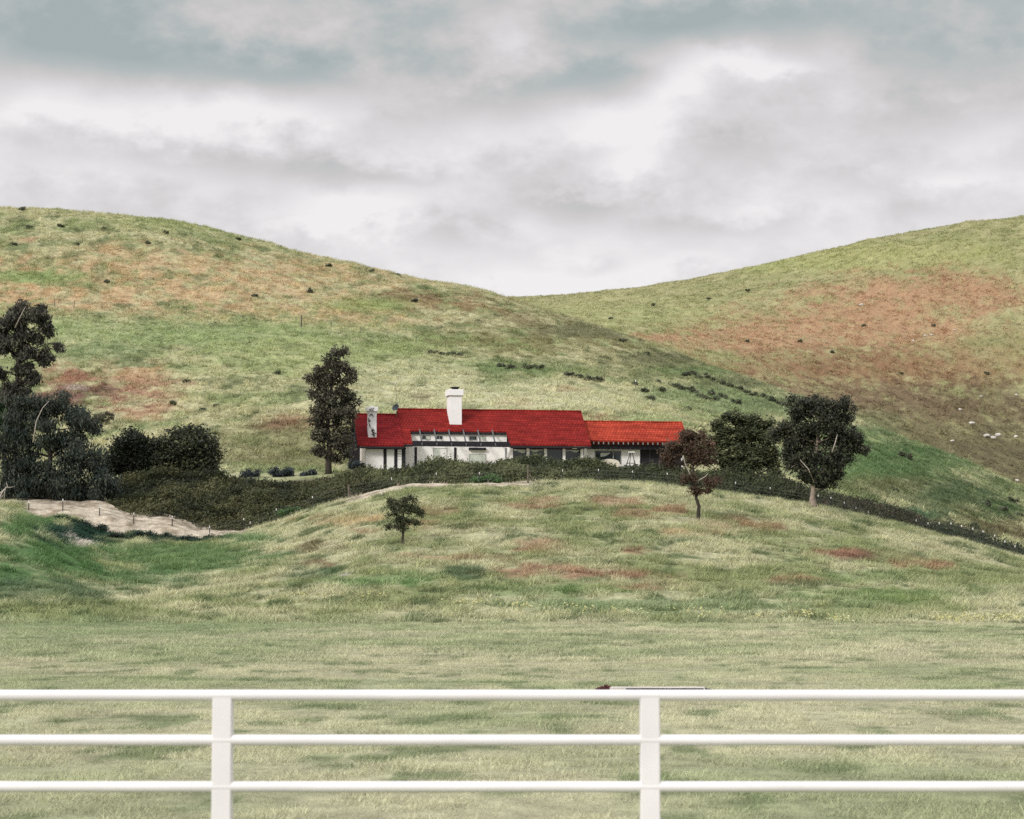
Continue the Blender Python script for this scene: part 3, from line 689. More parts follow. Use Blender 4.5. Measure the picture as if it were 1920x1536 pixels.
def bush(name, label, u, v, ru, rv, d, pal, n=90, size=.2, seed=1, group=None, flat=0, onto=None):
    b = on_ground(u, d) if onto is None else onto
    t = empty(name, b, label, 'bush', group)
    r = np.random.default_rng(seed)
    ell = [(u, v, ru, rv), (u - ru * .45, v + rv * .25, ru * .6, rv * .7), (u + ru * .45, v + rv * .2, ru * .6, rv * .75)]
    P, ids, nt = crown_pts(ell, d, n, 11, .13, seed=seed)
    P[:, 2] = np.maximum(P[:, 2], Hz(P[:, 0], P[:, 1]) + .02)
    leaves('foliage', P, size, .45, shade_cols(ids, nt, pal, r), t, flat=flat)
    mb = MB(); random.seed(seed)
    top = pt(u, v, d)
    for k in range(5):
        q = top + Vector((random.uniform(-1, 1) * ru / F * d * .7, random.uniform(-.5, .5), random.uniform(-.2, .4) * rv / F * d))
        mb.tube([b + Vector((random.uniform(-.1, .1), 0, -.15)), b.lerp(q, .5) + Vector((0, 0, .1)), q], [.05, .035, .012], 5)
    mb.build('stems', M['bark'], t, smooth=True)
    return t


BLU = [(.06, .075, .075), (.045, .06, .064), (.03, .042, .045), (.08, .095, .09)]
bush('blue_bush', 'rounded blue grey bush with a white stone behind it', 527, 887, 22, 13, 221, BLU, 260, .2, 21)
bush('blue_bush', 'low wide blue grey bush left of the taller one', 472, 889, 19, 8, 221, BLU, 150, .2, 22)
bush('blue_bush', 'small flat grey green bush right of the blue grey bushes', 578, 887, 15, 7, 221, BLU[:3], 110, .2, 23)
bush('blue_bush', 'grey bush at the foot of the left corner of the house', 668, 873, 15, 9, 213, BLU[:3] + HP[1:2], 120, .2, 24)
WEED = [(.02, .04, .03), (.03, .055, .036), (.018, .032, .026)]
for k, (u, v, ru, rv, d) in enumerate([(118, 971, 16, 6, 188), (152, 981, 18, 7, 188), (192, 989, 9, 4, 190), (215, 1003, 22, 5, 187), (262, 1001, 18, 4, 187), (300, 1005, 20, 4, 187), (355, 1010, 24, 4, 187), (400, 1008, 16, 4, 187)]):
    bush('weed', 'dark green weed growing along the lower edge of the bare bank', u, v, ru, rv, d, WEED, 70, .16, 40 + k, 'weeds along the bare bank')
BRG = [(.06, .12, .035), (.08, .15, .05), (.05, .1, .04)]
bush('green_bush', 'bright green bush at the foot of the hedge in front of the house', 908, 902, 30, 10, 195.5, BRG, 260, .18, 25)
bush('green_bush', 'bright green bush low on the sloping hedge', 545, 960, 26, 9, 195.5, BRG, 180, .18, 26)
bush('dry_bush', 'grey brown bush on the slope above the round bushes', 190, 782, 24, 18, ground_hit(190, 797, 246, 330).y, [(.1, .09, .06), (.08, .08, .05), (.06, .065, .04)], 200, .25, 27)

# small shrubs dotted over the hills, one thing each
SMALL = {
    'upper chain of small dark shrubs on the green right flank of the near hill': ([(1285, 703), (1300, 700), (1310, 708), (1325, 708), (1337, 713), (1350, 718), (1368, 723), (1386, 729), (1402, 735), (1415, 741), (1432, 744), (1447, 750), (1460, 756), (1470, 760)], 8),
    'lower chain of small dark shrubs on the green right flank of the near hill': ([(1262, 724), (1278, 728), (1294, 730), (1302, 737), (1312, 744), (1322, 748), (1332, 740), (1337, 749), (1356, 745), (1380, 754)], 9),
    'scattered small shrub on the slope above the right wing': ([(1235, 716), (1241, 732), (1209, 733), (1221, 747), (1190, 720), (1212, 664), (1290, 767), (1168, 640)], 7),
    'shrub in the dark row of scrub above the main roof': ([(1066, 703), (1086, 707), (1105, 712), (1119, 713), (940, 686), (960, 690), (990, 690), (1008, 689)], 11),
    'small dark shrub dotting the dry upper slope of the near hill': ([(55, 426), (114, 424), (195, 429), (278, 456), (144, 458), (27, 458), (310, 437), (581, 547), (476, 555), (200, 528), (448, 449), (777, 564), (616, 498), (697, 508), (745, 516), (350, 716), (322, 757), (404, 762), (380, 770), (520, 700), (42, 392)], 4.8),
    'dark shrub on the shaded green slope at the far right': ([(1676, 920), (1700, 858), (1690, 853), (1848, 946), (1900, 941), (1880, 956), (1911, 966), (1824, 989), (1890, 972)], 9),
    'tiny dark tuft on the open far hill': ([(1402, 545), (1225, 572), (1145, 597), (1330, 560), (1500, 640), (1620, 610), (1560, 660), (1690, 700), (1400, 640), (1750, 610), (1850, 700)], 4),
}
sd = 100
for grp, (lst, sz) in SMALL.items():
    for (u, v) in lst:
        sd += 1
        lo, hi = (560, 832) if 'far hill' in grp else (246, ridge_d(u) + 3)
        g = ground_hit(u, v + 2, lo, hi)
        k = sz * random.uniform(.75, 1.25)
        k *= 1.0
        bush('shrub', 'small round dark shrub alone on the skyline at the upper left' if (u, v) == (42, 392) else grp, u, v - k * .15, k, k * .6, g.y, [(.085, .105, .06), (.1, .112, .068), (.11, .105, .072), (.075, .092, .055)], 26 + int(k * 4), .32, sd,
             None if (u, v) == (42, 392) else grp.replace('small', 'the small'), onto=g)
g = ground_hit(845, 668, 246, 480)
for k, (u, v, ru) in enumerate([(812, 660, 9), (838, 662, 15), (860, 667, 10)]):
    bush('shrub', ['leftmost low shrub of the dark trio on the slope above the small chimney', 'middle low shrub of the dark trio on the slope above the chimneys', 'rightmost low shrub of the dark trio on the slope above the big chimney'][k], u, v, ru, 5, ground_hit(u, v + 3, 246, 480).y, [(.085, .105, .06), (.1, .11, .066)], 60, .3, 300 + k, 'dark trio of shrubs above the roof')


# ------------------------------------------------------------------ rocks
def rock(u, v, r_, lo, hi, label, group, seed):
    g = ground_hit(u, v, lo, hi); random.seed(seed)
    bm = bmesh.new(); bmesh.ops.create_icosphere(bm, subdivisions=2, radius=1)
    sx, sy, sz = r_ * random.uniform(.9, 1.5), r_ * random.uniform(.7, 1.1), r_ * random.uniform(.5, .75)
    off = random.random() * 50
    from mathutils import noise
    for w in bm.verts:
        n = 1 + .38 * noise.noise(w.co * 1.3 + Vector((off, 0, 0))) + .15 * noise.noise(w.co * 3 + Vector((0, off, 0)))
        w.co = Vector((w.co.x * sx * n, w.co.y * sy * n, w.co.z * sz * n))
    me = bpy.data.meshes.new('boulder'); bm.to_mesh(me); bm.free(); me.materials.append(M['rock'])
    o = bpy.data.objects.new('boulder', me); COL.objects.link(o); o.location = g + Vector((0, 0, sz * .25)); o.rotation_euler = (0, 0, random.uniform(0, 6))
    tag(o, label, 'boulder', group)


for k, (u, v, r_) in enumerate([(1735, 631, .7), (1746, 629, .5), (1616, 573, .7), (1712, 640, .5), (1790, 620, .5)]):
    rock(u, v, r_, 560, 835, 'pale boulder in the rust red patch of the far hill', 'boulders in the red patch', 400 + k)
for k, (u, v, r_) in enumerate([(1850, 819, 1.0), (1862, 822, .7), (1872, 818, .9)]):
    rock(u, v, r_, 545, 835, ['left boulder of the white row low on the far hill', 'smallest middle boulder of the white row low on the far hill', 'right boulder of the white row low on the far hill'][k], 'row of white boulders', 420 + k)
for k, (u, v, r_) in enumerate([(1800, 769, .7), (1822, 796, .8), (1785, 828, .6), (1905, 742, .6), (1852, 890, .7), (1906, 902, .6), (1840, 745, .5), (1905, 820, .6)]):
    rock(u, v, r_, 545, 835, 'pale boulder on the brown lower slope of the far hill', 'boulders on the brown slope', 440 + k)
for k, (u, v, r_, d) in enumerate([(225, 889, .35, 222), (283, 886, .35, 224)]):
    rock(u, v, r_, d - 20, d + 8, ['white stone between the pepper tree and the first round bush', 'white stone between the two round bushes'][k], 'white stones by the round bushes', 470 + k)
rock(522, 880, .3, 214, 240, 'white stone just above the rounded blue grey bush', None, 480)
for k, (u, v) in enumerate([(133, 1008), (142, 1012), (152, 1018), (163, 1022), (172, 1020), (160, 1027), (178, 1026), (168, 1016)]):
    rock(u, v, .14, 112, 200, 'small pale stone of the rubble in the dark green hollow', 'rubble in the hollow', 490 + k)
for k, (u, v) in enumerate([(735, 925), (748, 921), (758, 920), (716, 929)]):
    rock(u, v, .16, 150, 196, 'small dark-edged stone beside the pale path above the sapling', 'stones along the path', 510 + k)

# ------------------------------------------------------------------ house
TH = math.radians(10)
HB = Vector((-10.55, 225, 12.25))
house = empty('house', HB, 'long white house with red tiled roofs on the knoll', 'house', rz=TH)


def hp(mb, name, m, parent=None, dz=True, **kw):
    """Part of the house in its own axes: x along the front, y to the back, z above the plinth (given as world height)."""
    mb.v = [(x, y, z - HB.z) for x, y, z in mb.v]
    return mb.build(name, M[m], parent or house, local=True, **kw)


def gable(x0, x1, ye, ze, yr, zr, yb, th=.16):
    """Roof slab profile over front eave, ridge and back eave."""
    s = (zr - ze) / (yr - ye); zb = zr - s * (yb - yr)
    return [(ye, ze), (yr, zr), (yb, zb), (yb, zb - th), (yr, zr - th * 1.25), (ye, ze - th)]


# walls
main_wall = hp(MB().box(0, 10.2, 0, .25, 11.4, 16.28).box(0, .25, .25, 5.4, 11.4, 14.9).box(17.75, 18, -.98, 5.4, 11.4, 14.9).box(0.25, 17.75, 5.15, 5.4, 11.4, 14.9)
               .poly_y([(10.2, 11.4), (17.75, 11.4), (17.75, 13.35), (10.2, 13.35)], -1.0, -.8)
               .box(10.2, 10.4, -1.0, 0, 11.4, 14.95), 'wall', 'stucco')
hp(MB().box(-3.9, -.02, -1.7, -1.45, 11.4, 14.78), 'wall', 'stucco')
hp(MB().box(-3.95, -3.75, -1.44, 4.3, 11.4, 14.78).poly_y([(-3.95, 14.781), (-3.75, 14.781), (-3.75, 14.9), (-3.95, 14.9)], -.5, 4.1)
   .prism_x(-3.95, -3.75, [(-.3, 14.9), (3.9, 14.9), (1.8, 16.55)]), 'wall', 'cream')
hp(MB().box(18.02, 19.15, .6, .85, 11.4, 14.95).box(21.86, 23.76, .6, .85, 11.4, 14.95).box(28.0, 28.2, .6, .848, 11.4, 14.95).box(19.15, 21.86, .6, .85, 11.4, 13.25)
   .box(19.15, 21.86, .6, .85, 14.63, 14.95).box(23.76, 28.0, .6, .85, 14.78, 14.95).box(28.0, 28.2, .85, 4.4, 11.4, 14.95).box(18.02, 28.0, 4.2, 4.4, 11.4, 14.95), 'wall', 'stucco')

# roofs. main roof has a long notch over the balcony
SL = (18.65 - 15.02) / 4.8
zroof = lambda y: 15.02 + SL * (y + 2)
roof = MB()
zb = 18.65 - SL * 4.6
yn = -.17
for (a, b_, ye) in ((-.3, .58, -2), (.58, 10.12, yn), (10.12, 18.24, -2)):
    ze = zroof(ye)
    roof.prism_x(a, b_, [(ye, ze), (2.8, 18.65), (2.8, 18.43), (ye, ze - .14)])
roof.prism_x(-.3, 18.24, [(2.8, 18.65), (7.4, zb), (7.4, zb - .14), (2.8, 18.43)])
main_roof = hp(roof, 'roof', 'roof')
left_roof = hp(MB().prism_x(-4.78, -.32, gable(0, 0, -2.4, 14.81, 1.8, 18.03, 6.0)), 'roof', 'roof3')
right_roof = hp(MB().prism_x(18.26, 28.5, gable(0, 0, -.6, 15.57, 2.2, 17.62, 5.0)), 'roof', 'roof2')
# ridge caps
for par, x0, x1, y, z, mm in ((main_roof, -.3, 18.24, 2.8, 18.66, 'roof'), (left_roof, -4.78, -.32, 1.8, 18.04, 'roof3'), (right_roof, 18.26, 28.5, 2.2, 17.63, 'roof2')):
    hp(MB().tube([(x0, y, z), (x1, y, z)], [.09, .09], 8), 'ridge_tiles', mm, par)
# dark fascias, verge boards and soffits
vb = .17
hp(MB().box(-.3, .56, -2.05, -1.97, 14.66, 14.87), 'fascia', 'timber', main_roof)
hp(MB().box(10.14, 18.24, -2.05, -1.97, 14.66, 14.87), 'fascia', 'timber', main_roof)
hp(MB().box(-4.78, -.32, -2.45, -2.37, 14.45, 14.64), 'fascia', 'timber', left_roof)
hp(MB().prism_x(-.36, -.303, [(-2, 14.87), (2.8, 18.44), (7.4, zb - .15), (7.4, zb - .4), (2.8, 18.16), (-2, 14.6)]), 'verge_board', 'timber', main_roof)
hp(MB().prism_x(-4.86, -4.783, [(-2.4, 14.64), (1.8, 17.82), (6.0, 14.6), (6.0, 14.32), (1.8, 17.5), (-2.4, 14.36)]), 'verge_board', 'timber', left_roof)
hp(MB().prism_x(-4.78, -3.97, [(3.2, 16.7), (6.0, 14.55), (6.0, 12.9), (3.2, 12.9)]), 'gable_panel', 'timber', left_roof)
hp(MB().box(10.45, 17.7, -1.9, -1.3, 14.7, 14.76), 'soffit', 'timber')
# notch: header board, bare rafters and balcony beam
hp(MB().box(.6, 10.1, -.2, -.03, 16.02, 16.24), 'header_board', 'timber')
perg = hp(MB().box(.58, 10.12, -2.1, -1.9, 14.72, 15.24), 'balcony_beam', 'timber')
for k in range(6):
    x = 1.44 + k * 1.44
    hp(MB().prism_x(x, x + .12, [(-2.22, 14.98), (-.21, 16.5), (-.21, 16.34), (-2.22, 14.8)]), 'rafter', 'rafter', perg)
for x in (-.13, 1.05, 4.95, 10.02):
    hp(MB().box(x, x + (.2 if x > 9 else .24), -.04, -.003, 11.6, 14.75), 'timber_post', 'timber' if x < 9 else 'pale_timber')
for x in (-2.2, -1.15):
    hp(MB().box(x, x + .3, -1.75, -1.703, 11.6, 14.6), 'timber_post', 'timber')
hp(MB().box(-.42, -.05, -1.76, -1.703, 11.6, 14.6), 'timber_post', 'timber')
hp(MB().box(-3.85, -.42, -1.75, -1.703, 14.42, 14.62), 'head_beam', 'timber')
hp(MB().box(6.4, 8.1, -.3, -.003, 14.5, 14.74).box(7.2, 7.26, -.31, -.3, 14.5, 14.74), 'awning_box', 'timber')


def window(x0, x1, z0, z1, y, panes, m='glass', fm='frame', proud=.03, name='window'):
    f = hp(MB().box(x0, x1, y - proud, y - .002, z0, z0 + .07).box(x0, x1, y - proud, y - .002, z1 - .07, z1)
           .box(x0, x0 + .07, y - proud, y - .002, z0 + .07, z1 - .07).box(x1 - .07, x1, y - proud, y - .002, z0 + .07, z1 - .07), name, fm)
    w = (x1 - x0 - .14) / len(panes)
    for k, pm in enumerate(panes):
        a = x0 + .07 + k * w
        hp(MB().box(a + .02, a + w - .02, y - .016, y - .004, z0 + .07, z1 - .07), 'pane', pm, f)
    return f


window(1.72, 2.62, 15.46, 15.92, 0, ['glass', 'pale_pane'])
window(3.12, 3.9, 15.46, 15.94, 0, ['glass', 'glass'], fm='shut')
window(6.4, 7.25, 15.44, 15.92, 0, ['glass'])
window(7.5, 8.12, 15.48, 15.92, 0, ['pale_pane'])
window(2.86, 4.28, 13.0, 14.68, 0, ['pale_pane', 'shut'])
window(6.44, 8.14, 13.1, 14.14, 0, ['pale_pane'])
# doors in the left wing
d_ = hp(MB().box(-1.9, -1.17, -1.73, -1.703, 11.9, 14.4), 'door', 'shut')
d_ = hp(MB().box(-.83, -.44, -1.73, -1.703, 11.9, 14.4), 'shutter', 'shut')
hp(MB().box(-.82, -.45, -1.745, -1.732, 13.95, 14.02).box(-.82, -.45, -1.745, -1.732, 13.7, 13.74).box(-.82, -.45, -1.745, -1.732, 13.45, 13.49).box(-.82, -.45, -1.745, -1.732, 14.2, 14.24), 'slats', 'frame', d_)
# glazed gallery on the right of the main house
for x in (10.3, 11.95, 13.7, 15.55, 17.35):
    hp(MB().box(x, x + .27, -1.28, -1.02, 11.6, 14.64), 'post', 'stucco')
xs = [10.57, 11.95, 12.22, 13.7, 13.97, 15.55, 15.82, 17.35]
for k in range(4):
    a, b_ = xs[2 * k], xs[2 * k + 1]
    w = hp(MB().box(a, b_, -1.04, -1.0, 14.6, 14.68).box(a, b_, -1.04, -1.0, 13.352, 13.42), 'window', 'timber')
    hp(MB().box(a, b_, -.99, -.97, 13.42, 14.6), 'pane', 'glass', w)
    if k != 2:
        n = 10; pts = [(a + .1 + (b_ - a - .2) * i / n, 14.32 + .08 * math.sin(i * .7 + k * 2) + (.1 - .2 * i / n if k == 0 else .08)) for i in range(n + 1)]
        hp(MB().poly_y(pts + [(b_ - .1, 14.55), (a + .1, 14.55)], -1.0, -.992), 'pale_pane', 'pale_pane', w)  # pale sheet imitating the bright reflection in the upper glass
# right wing openings
w = hp(MB().box(19.15, 21.86, .56, .64, 14.56, 14.63).box(19.15, 19.22, .56, .64, 13.25, 14.56).box(21.0, 21.06, .56, .64, 13.25, 14.56).box(21.79, 21.86, .56, .64, 13.25, 14.56), 'window', 'frame')
hp(MB().box(19.22, 21.79, .66, .68, 13.25, 14.56), 'pane', 'glass', w)
pts = [(19.75, 14.38), (20.8, 14.4), (20.6, 14.28), (20.4, 14.14), (20.1, 14.04), (19.75, 14.0)]
hp(MB().poly_y(pts, .645, .655), 'pale_pane', 'pale_pane', w)  # pale sheet with a rounded lower edge
dd_ = hp(MB().box(23.8, 27.98, .72, .78, 11.6, 14.76), 'door', 'timber')
for x in (24.77, 25.74, 26.7):
    hp(MB().box(x, x + .05, .7, .718, 11.6, 14.76), 'rail', 'rafter', dd_)
hp(MB().box(23.7, 28.0, .5, .598, 14.79, 14.87), 'lintel', 'pale_timber')
# right wing eaves: beam and rafter tails
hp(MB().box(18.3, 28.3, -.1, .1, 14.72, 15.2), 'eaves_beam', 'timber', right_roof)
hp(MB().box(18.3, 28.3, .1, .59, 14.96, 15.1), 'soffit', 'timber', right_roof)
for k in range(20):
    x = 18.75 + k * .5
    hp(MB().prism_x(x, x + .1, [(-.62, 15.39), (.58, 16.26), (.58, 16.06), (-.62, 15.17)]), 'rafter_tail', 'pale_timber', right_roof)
# chimneys
ch = hp(MB().box(4.62, 5.82, .68, 2.6, 16.6, 19.9), 'chimney', 'chim', bevel=.02)
hp(MB().box(4.46, 5.98, .52, 2.76, 19.9, 20.5), 'cap', 'chim', ch, bevel=.03)
hp(MB().box(4.95, 5.55, 1.2, 1.9, 20.5, 20.62).box(4.85, 5.65, 1.1, 2.0, 20.72, 20.8).box(4.95, 5.02, 1.2, 1.27, 20.62, 20.72).box(5.48, 5.55, 1.2, 1.27, 20.62, 20.72).box(5.0, 5.5, 1.3, 1.8, 20.62, 20.72), 'flue', 'timber', ch)
ch = hp(MB().box(-3.66, -2.85, -1.42, -.6, 15.2, 18.08), 'chimney', 'chim', bevel=.02)
hp(MB().box(-3.82, -2.72, -1.56, -.46, 18.08, 18.52), 'cap', 'chim', ch, bevel=.03)
hp(MB().tube([(-3.25, -1.0, 18.52), (-3.25, -1.0, 18.66)], [.18, .16], 10), 'flue', 'chim', ch)


def hw(x, y, z):
    c, s = math.cos(TH), math.sin(TH)
    return Vector((HB.x + x * c - y * s, HB.y + x * s + y * c, z))


# dark leaf flecks and a thin stem on the small chimney
cp0 = hw(-3.25, -1.45, 15.9)
crp = empty('leaf_flecks', cp0, 'dark leafy flecks over the front of the small chimney', 'leaf_flecks')
rr_ = np.random.default_rng(91); cl = []
for (cx_, cz_, rx_, rz_, n_) in [(-3.2, 16.1, .16, .28, 90), (-3.05, 15.8, .14, .16, 50), (-3.6, 17.2, .08, .3, 50), (-3.55, 16.8, .06, .2, 30), (-3.3, 17.7, .3, .14, 50), (-3.3, 18.25, .3, .16, 50)]:
    for k in range(int(n_ * .55)):
        p_ = hw(cx_ + rr_.normal(0, rx_ * .6), (-1.46 if cz_ < 18 else -1.6) - abs(rr_.normal(0, .04)), cz_ + rr_.normal(0, rz_ * .6)); cl.append(tuple(p_))
leaves('foliage', np.array(cl), .12, .6, np.array([(.035, .035, .03)] * len(cl)) * (.7 + .6 * rr_.random((len(cl), 1))), crp)
MB().tube([hw(-3.1, -1.44, 15.5), hw(-3.2, -1.45, 16.1), hw(-3.55, -1.45, 16.8), hw(-3.58, -1.45, 17.4)], [.02, .02, .015, .01], 5).build('stem', M['bark'], crp)

# aerial mast with dish on the left gable
mast = empty('satellite_dish', hw(-.62, 1.5, 17.8), 'thin tilted aerial mast with a dark dish standing on the left roof', 'satellite dish')
MB().tube([hw(-.58, 1.5, 17.75), hw(-.48, 1.5, 19.1), hw(-.68, 1.5, 21.0)], [.03, .022, .014], 6).build('mast', M['rafter'], mast)
MB().tube([hw(-.68, 1.5, 21.0), hw(-.69, 1.5, 21.3)], [.035, .035], 6).build('tip', M['tip'], mast)
bm = bmesh.new(); bmesh.ops.create_uvsphere(bm, u_segments=20, v_segments=12, radius=1)
bmesh.ops.delete(bm, geom=[w for w in bm.verts if w.co.z > -.35], context='VERTS')
bmesh.ops.solidify(bm, geom=list(bm.faces), thickness=.04)
me = bpy.data.meshes.new('dish'); bm.to_mesh(me); bm.free(); me.materials.append(M['dish'])
o = bpy.data.objects.new('dish', me); COL.objects.link(o); o.parent = mast; o.location = hw(-.8, 1.25, 18.95) - mast.location + Vector((.0, .25, -.1)); o.scale = (.44, .44, .44); o.rotation_euler = (math.radians(62), 0, math.radians(-30))
MB().tube([hw(-.56, 1.5, 18.6), hw(-.75, 1.45, 18.9)], [.03, .03], 6).build('arm', M['rafter'], mast)
MB().tube([hw(-.85, 1.2, 18.75), hw(-.9, .8, 19.0)], [.015, .015], 5).build('feed', M['tip'], mast)

# A-shaped wooden stand on the terrace
tb = hw(22.55, -.9, float(Hz(*hw(22.55, -.9, 0)[:2])))
tp = empty('stepladder', tb, 'dark A-shaped stepladder standing before the white wall of the right wing', 'stepladder')
q = lambda dx, dy, z: hw(22.55 + dx, -.9 + dy, z)
z0 = tb.z - .1
for dx, dy in ((-.85, -.1), (.5, -.25), (-.2, .5), (.72, .3)):
    MB().tube([q(dx, dy, z0), q(dx * .12, dy * .3, 14.36)], [.045, .035], 6).build('leg', M['timber'], tp)
MB().box(-.32, .32, -.2, .2, 0, .09).build('top', M['tip'], tp, local=True).location = q(0, 0, 14.36) - tb
MB().tube([q(-.1, 0, 14.45), q(-.22, 0, 14.8)], [.03, .02], 6).build('handle', M['timber'], tp)
MB().tube([q(-.48, -.15, 13.3), q(.3, -.2, 13.3)], [.03, .03], 6).build('brace', M['timber'], tp)
# cream chair below the window of the right wing
cbz = float(Hz(*hw(20.5, -.4, 0)[:2]))
chr_ = empty('patio_chair', hw(20.5, -.4, cbz), 'cream round-backed chair in front of the right wing window', 'chair')
n = 14; zt = 13.75
pts = [(1.05 * math.cos(math.pi * i / n), .5 * math.sin(math.pi * i / n) ** .7) for i in range(n + 1)]
q = lambda x, y, z: hw(20.45 + x, -.4 + y, z) - chr_.location
bk = MB().poly_y([(x, z + zt - .5 - cbz) for x, z in pts] + [(-1.0, zt - .95 - cbz), (1.0, zt - .95 - cbz)], .25, .4).build('backrest', M['chair'], chr_, local=True, bevel=.03); bk.rotation_euler = (0, 0, TH)
se = MB().box(-1.0, 1.0, -.45, .25, zt - 1.1 - cbz, zt - .96 - cbz).build('seat', M['chair'], chr_, local=True, bevel=.03); se.rotation_euler = (0, 0, TH)
for x in (-.9, .85):
    for y in (-.4, .3):
        l_ = MB().box(x, x + .07, y, y + .07, -.1, zt - 1.1 - cbz).build('leg', M['timber'], chr_, local=True); l_.rotation_euler = (0, 0, TH)

# ------------------------------------------------------------------ white pipe fence in front
FD = 13.0
S_ = FD / F
fx = lambda u: (u - 960) * S_ * (1 / (CP + .13 * SP) * 1.01)
rail_z = [float(ray(960, v, FD)[2]) for v in (1304, 1388, 1475.5)]
fz = float(Hz(0, FD))
fence = empty('pipe_fence', (0, FD, 0), 'white pipe fence with three rails running across the foreground', 'fence')
for z in rail_z:
    MB().tube([(-14 + 2 * k, FD, z) for k in range(15)], [.0305] * 15, 20).build('rail', M['white'], fence, smooth=True)
sp_ = float(ray(1219, 1420, FD)[0] - ray(416.5, 1420, FD)[0])
x0 = float(ray(416.5, 1420, FD)[0])
for k in range(-3, 5):
    x = x0 + k * sp_
    MB().box(x - .055, x + .055, FD - .0285, FD + .08, -.5, rail_z[0] - .004).build('post', M['white'], fence, bevel=.006)

# weathered beam lying in the grass
lb = ground_hit(1222, 1306, 36, 52)
lz = lb.z
log = empty('timber_beam', (lb.x, lb.y, lz), 'weathered pale beam with a red brown end lying in the meadow above the top rail', 'beam')
L = 1.95
MB().box(-L / 2 + .2, L / 2, -.09, .09, .0, .17).build('beam', M['plank'], log, local=True, bevel=.012)
MB().box(-L / 2 + .5, L / 2 - .03, -.096, -.0905, .02, .15).build('dark_face', M['plank_dark'], log, local=True)  # darker strip along the front face of the beam
MB().tube([(L / 2 + .0, 0, .09), (L / 2 + .12, 0, .08)], [.07, .04], 9, .2).build('broken_end', M['plank_dark'], log, local=True)
MB().tube([(-L / 2 + .2, .0, .12), (-L / 2 + .06, 0, .14), (-L / 2 - .06, 0, .13)], [.035, .042, .02], 9, .25).tube([(-L / 2 + .22, -.04, .15), (-L / 2 + .1, -.05, .2)], [.03, .02], 7, .2).build('splintered_end', M['redend'], log, local=True)

# ------------------------------------------------------------------ wire fences
WF = [(54, 939, 0), (118, 936, 0), (187, 948, 0), (251, 962, 0), (323, 968, 0), (393, 992, 0), (457, 972, 0), (469, 990, 0), (518, 954, 0), (586, 931, 0), (654, 909, 1), (734, 896, 0), (818, 887, 0), (899, 886, 0), (990, 872, 1), (1055, 881, 0), (1122, 880, 0), (1186, 883, 0), (1251, 887, 0), (1379, 904, 0), (1444, 914, 0), (1534, 928, 0), (1558, 932, 0), (1583, 941, 0), (1605, 951, 0), (1628, 967, 0)]


def wirefence(label, posts, d, mind):
    b = on_ground((posts[0][0] + posts[-1][0]) / 2, d)
    t = empty('wire_fence', b, label, 'fence')
    tops = []
    for (u, v, wd) in posts:
        dd = d
        x, y, z = [float(q) for q in ray(u, v, dd)]
        g = float(Hz(x, y))
        top = min(max(z, g + mind), g + 2.4)
        if wd:
            p = MB().tube([(x, y, g - .3), (x, y, top)], [.09, .08], 8, .1).build('post', M['wood'], t)
            MB().tube([(x + .75, y, g - .1), (x + .06, y, g + (top - g) * .55)], [.06, .05], 6).build('brace', M['wood'], p).location = (0, 0, 0)
        else:
            p = MB().box(x - .035, x + .035, y - .035, y + .035, g - .3, top - .2).build('post', M['steel'], t)
            cp_ = MB().box(x - .032, x + .032, y - .038, y + .038, top - .16, top + .02).build('tip', M['tip'], p); cp_.location = (0, 0, 0)
        tops.append((x, y, g, top))
    for k in (.35, .65, .9):
        MB().tube([(x, y - .06, g + (tp_ - g) * k) for x, y, g, tp_ in tops], [.009] * len(tops), 4).build('wire', M['wire'], t)
    return t


wirefence('wire fence on white tipped dark posts along the bare bank and the hedge foot', WF, 194.5, .7)
wirefence('second wire fence of white tipped posts dropping behind the crest at the far right', [(1718, 986, 0), (1740, 980, 0), (1761, 980, 0), (1783, 980, 0), (1803, 985, 0), (1824, 990, 0), (1843, 995, 0), (1865, 1003, 0), (1884, 1014, 0), (1903, 1023, 0), (1930, 1036, 0)], 194.5, .9)
hf = [(102, 559, 575), (139, 563, 577), (191, 566, 578), (242, 571, 580), (296, 575, 584), (349, 580, 591), (401, 585, 593), (455, 591, 603), (508, 596, 606), (565, 592, 614), (621, 604, 615), (676, 613, 625), (727, 622, 634), (780, 632, 644), (835, 641, 652)]
b = ground_hit(450, 600, 300, 480)
hfence = empty('post_fence', b, 'thin line of old wooden posts across the near hill below the dry slope', 'fence')
tops = []
for (u, v0_, v1_) in hf:
    g = ground_hit(u, v1_, 300, 490)
    hgt = max(1.0, (v1_ - v0_) * g.y / F)
    r_ = .14 if u == 565 else .06
    MB().tube([g - Vector((0, 0, .4)), g + Vector((.03, 0, hgt))], [r_, r_ * .85], 7, .1).build('post', M['wood'], hfence)
    tops.append((g, hgt))
MB().tube([g + Vector((0, -.1, h * .85)) for g, h in tops], [.012] * len(tops), 4).build('wire', M['wire'], hfence)
for k, (u, v0_, v1_, lab) in enumerate([(1192, 713, 727, 'white topped marker post among the shrubs above the right wing'), (1133, 700, 714, 'short grey marker post left of the white topped one'), (1318, 767, 778, 'dark marker post on the slope above the oak')]):
    g = ground_hit(u, v1_, 246, 400); hgt = (v1_ - v0_) * g.y / F
    t = empty('marker_post', g, lab, 'post', 'marker posts on the slope')
    MB().tube([g - Vector((0, 0, .3)), g + Vector((0, 0, hgt * .75))], [.07, .06], 7).build('post', M['wood'], t)
    MB().tube([g + Vector((0, 0, hgt * .75)), g + Vector((0, 0, hgt))], [.075, .07], 7).build('tip', M['tip'] if k == 0 else M['wood'], t)

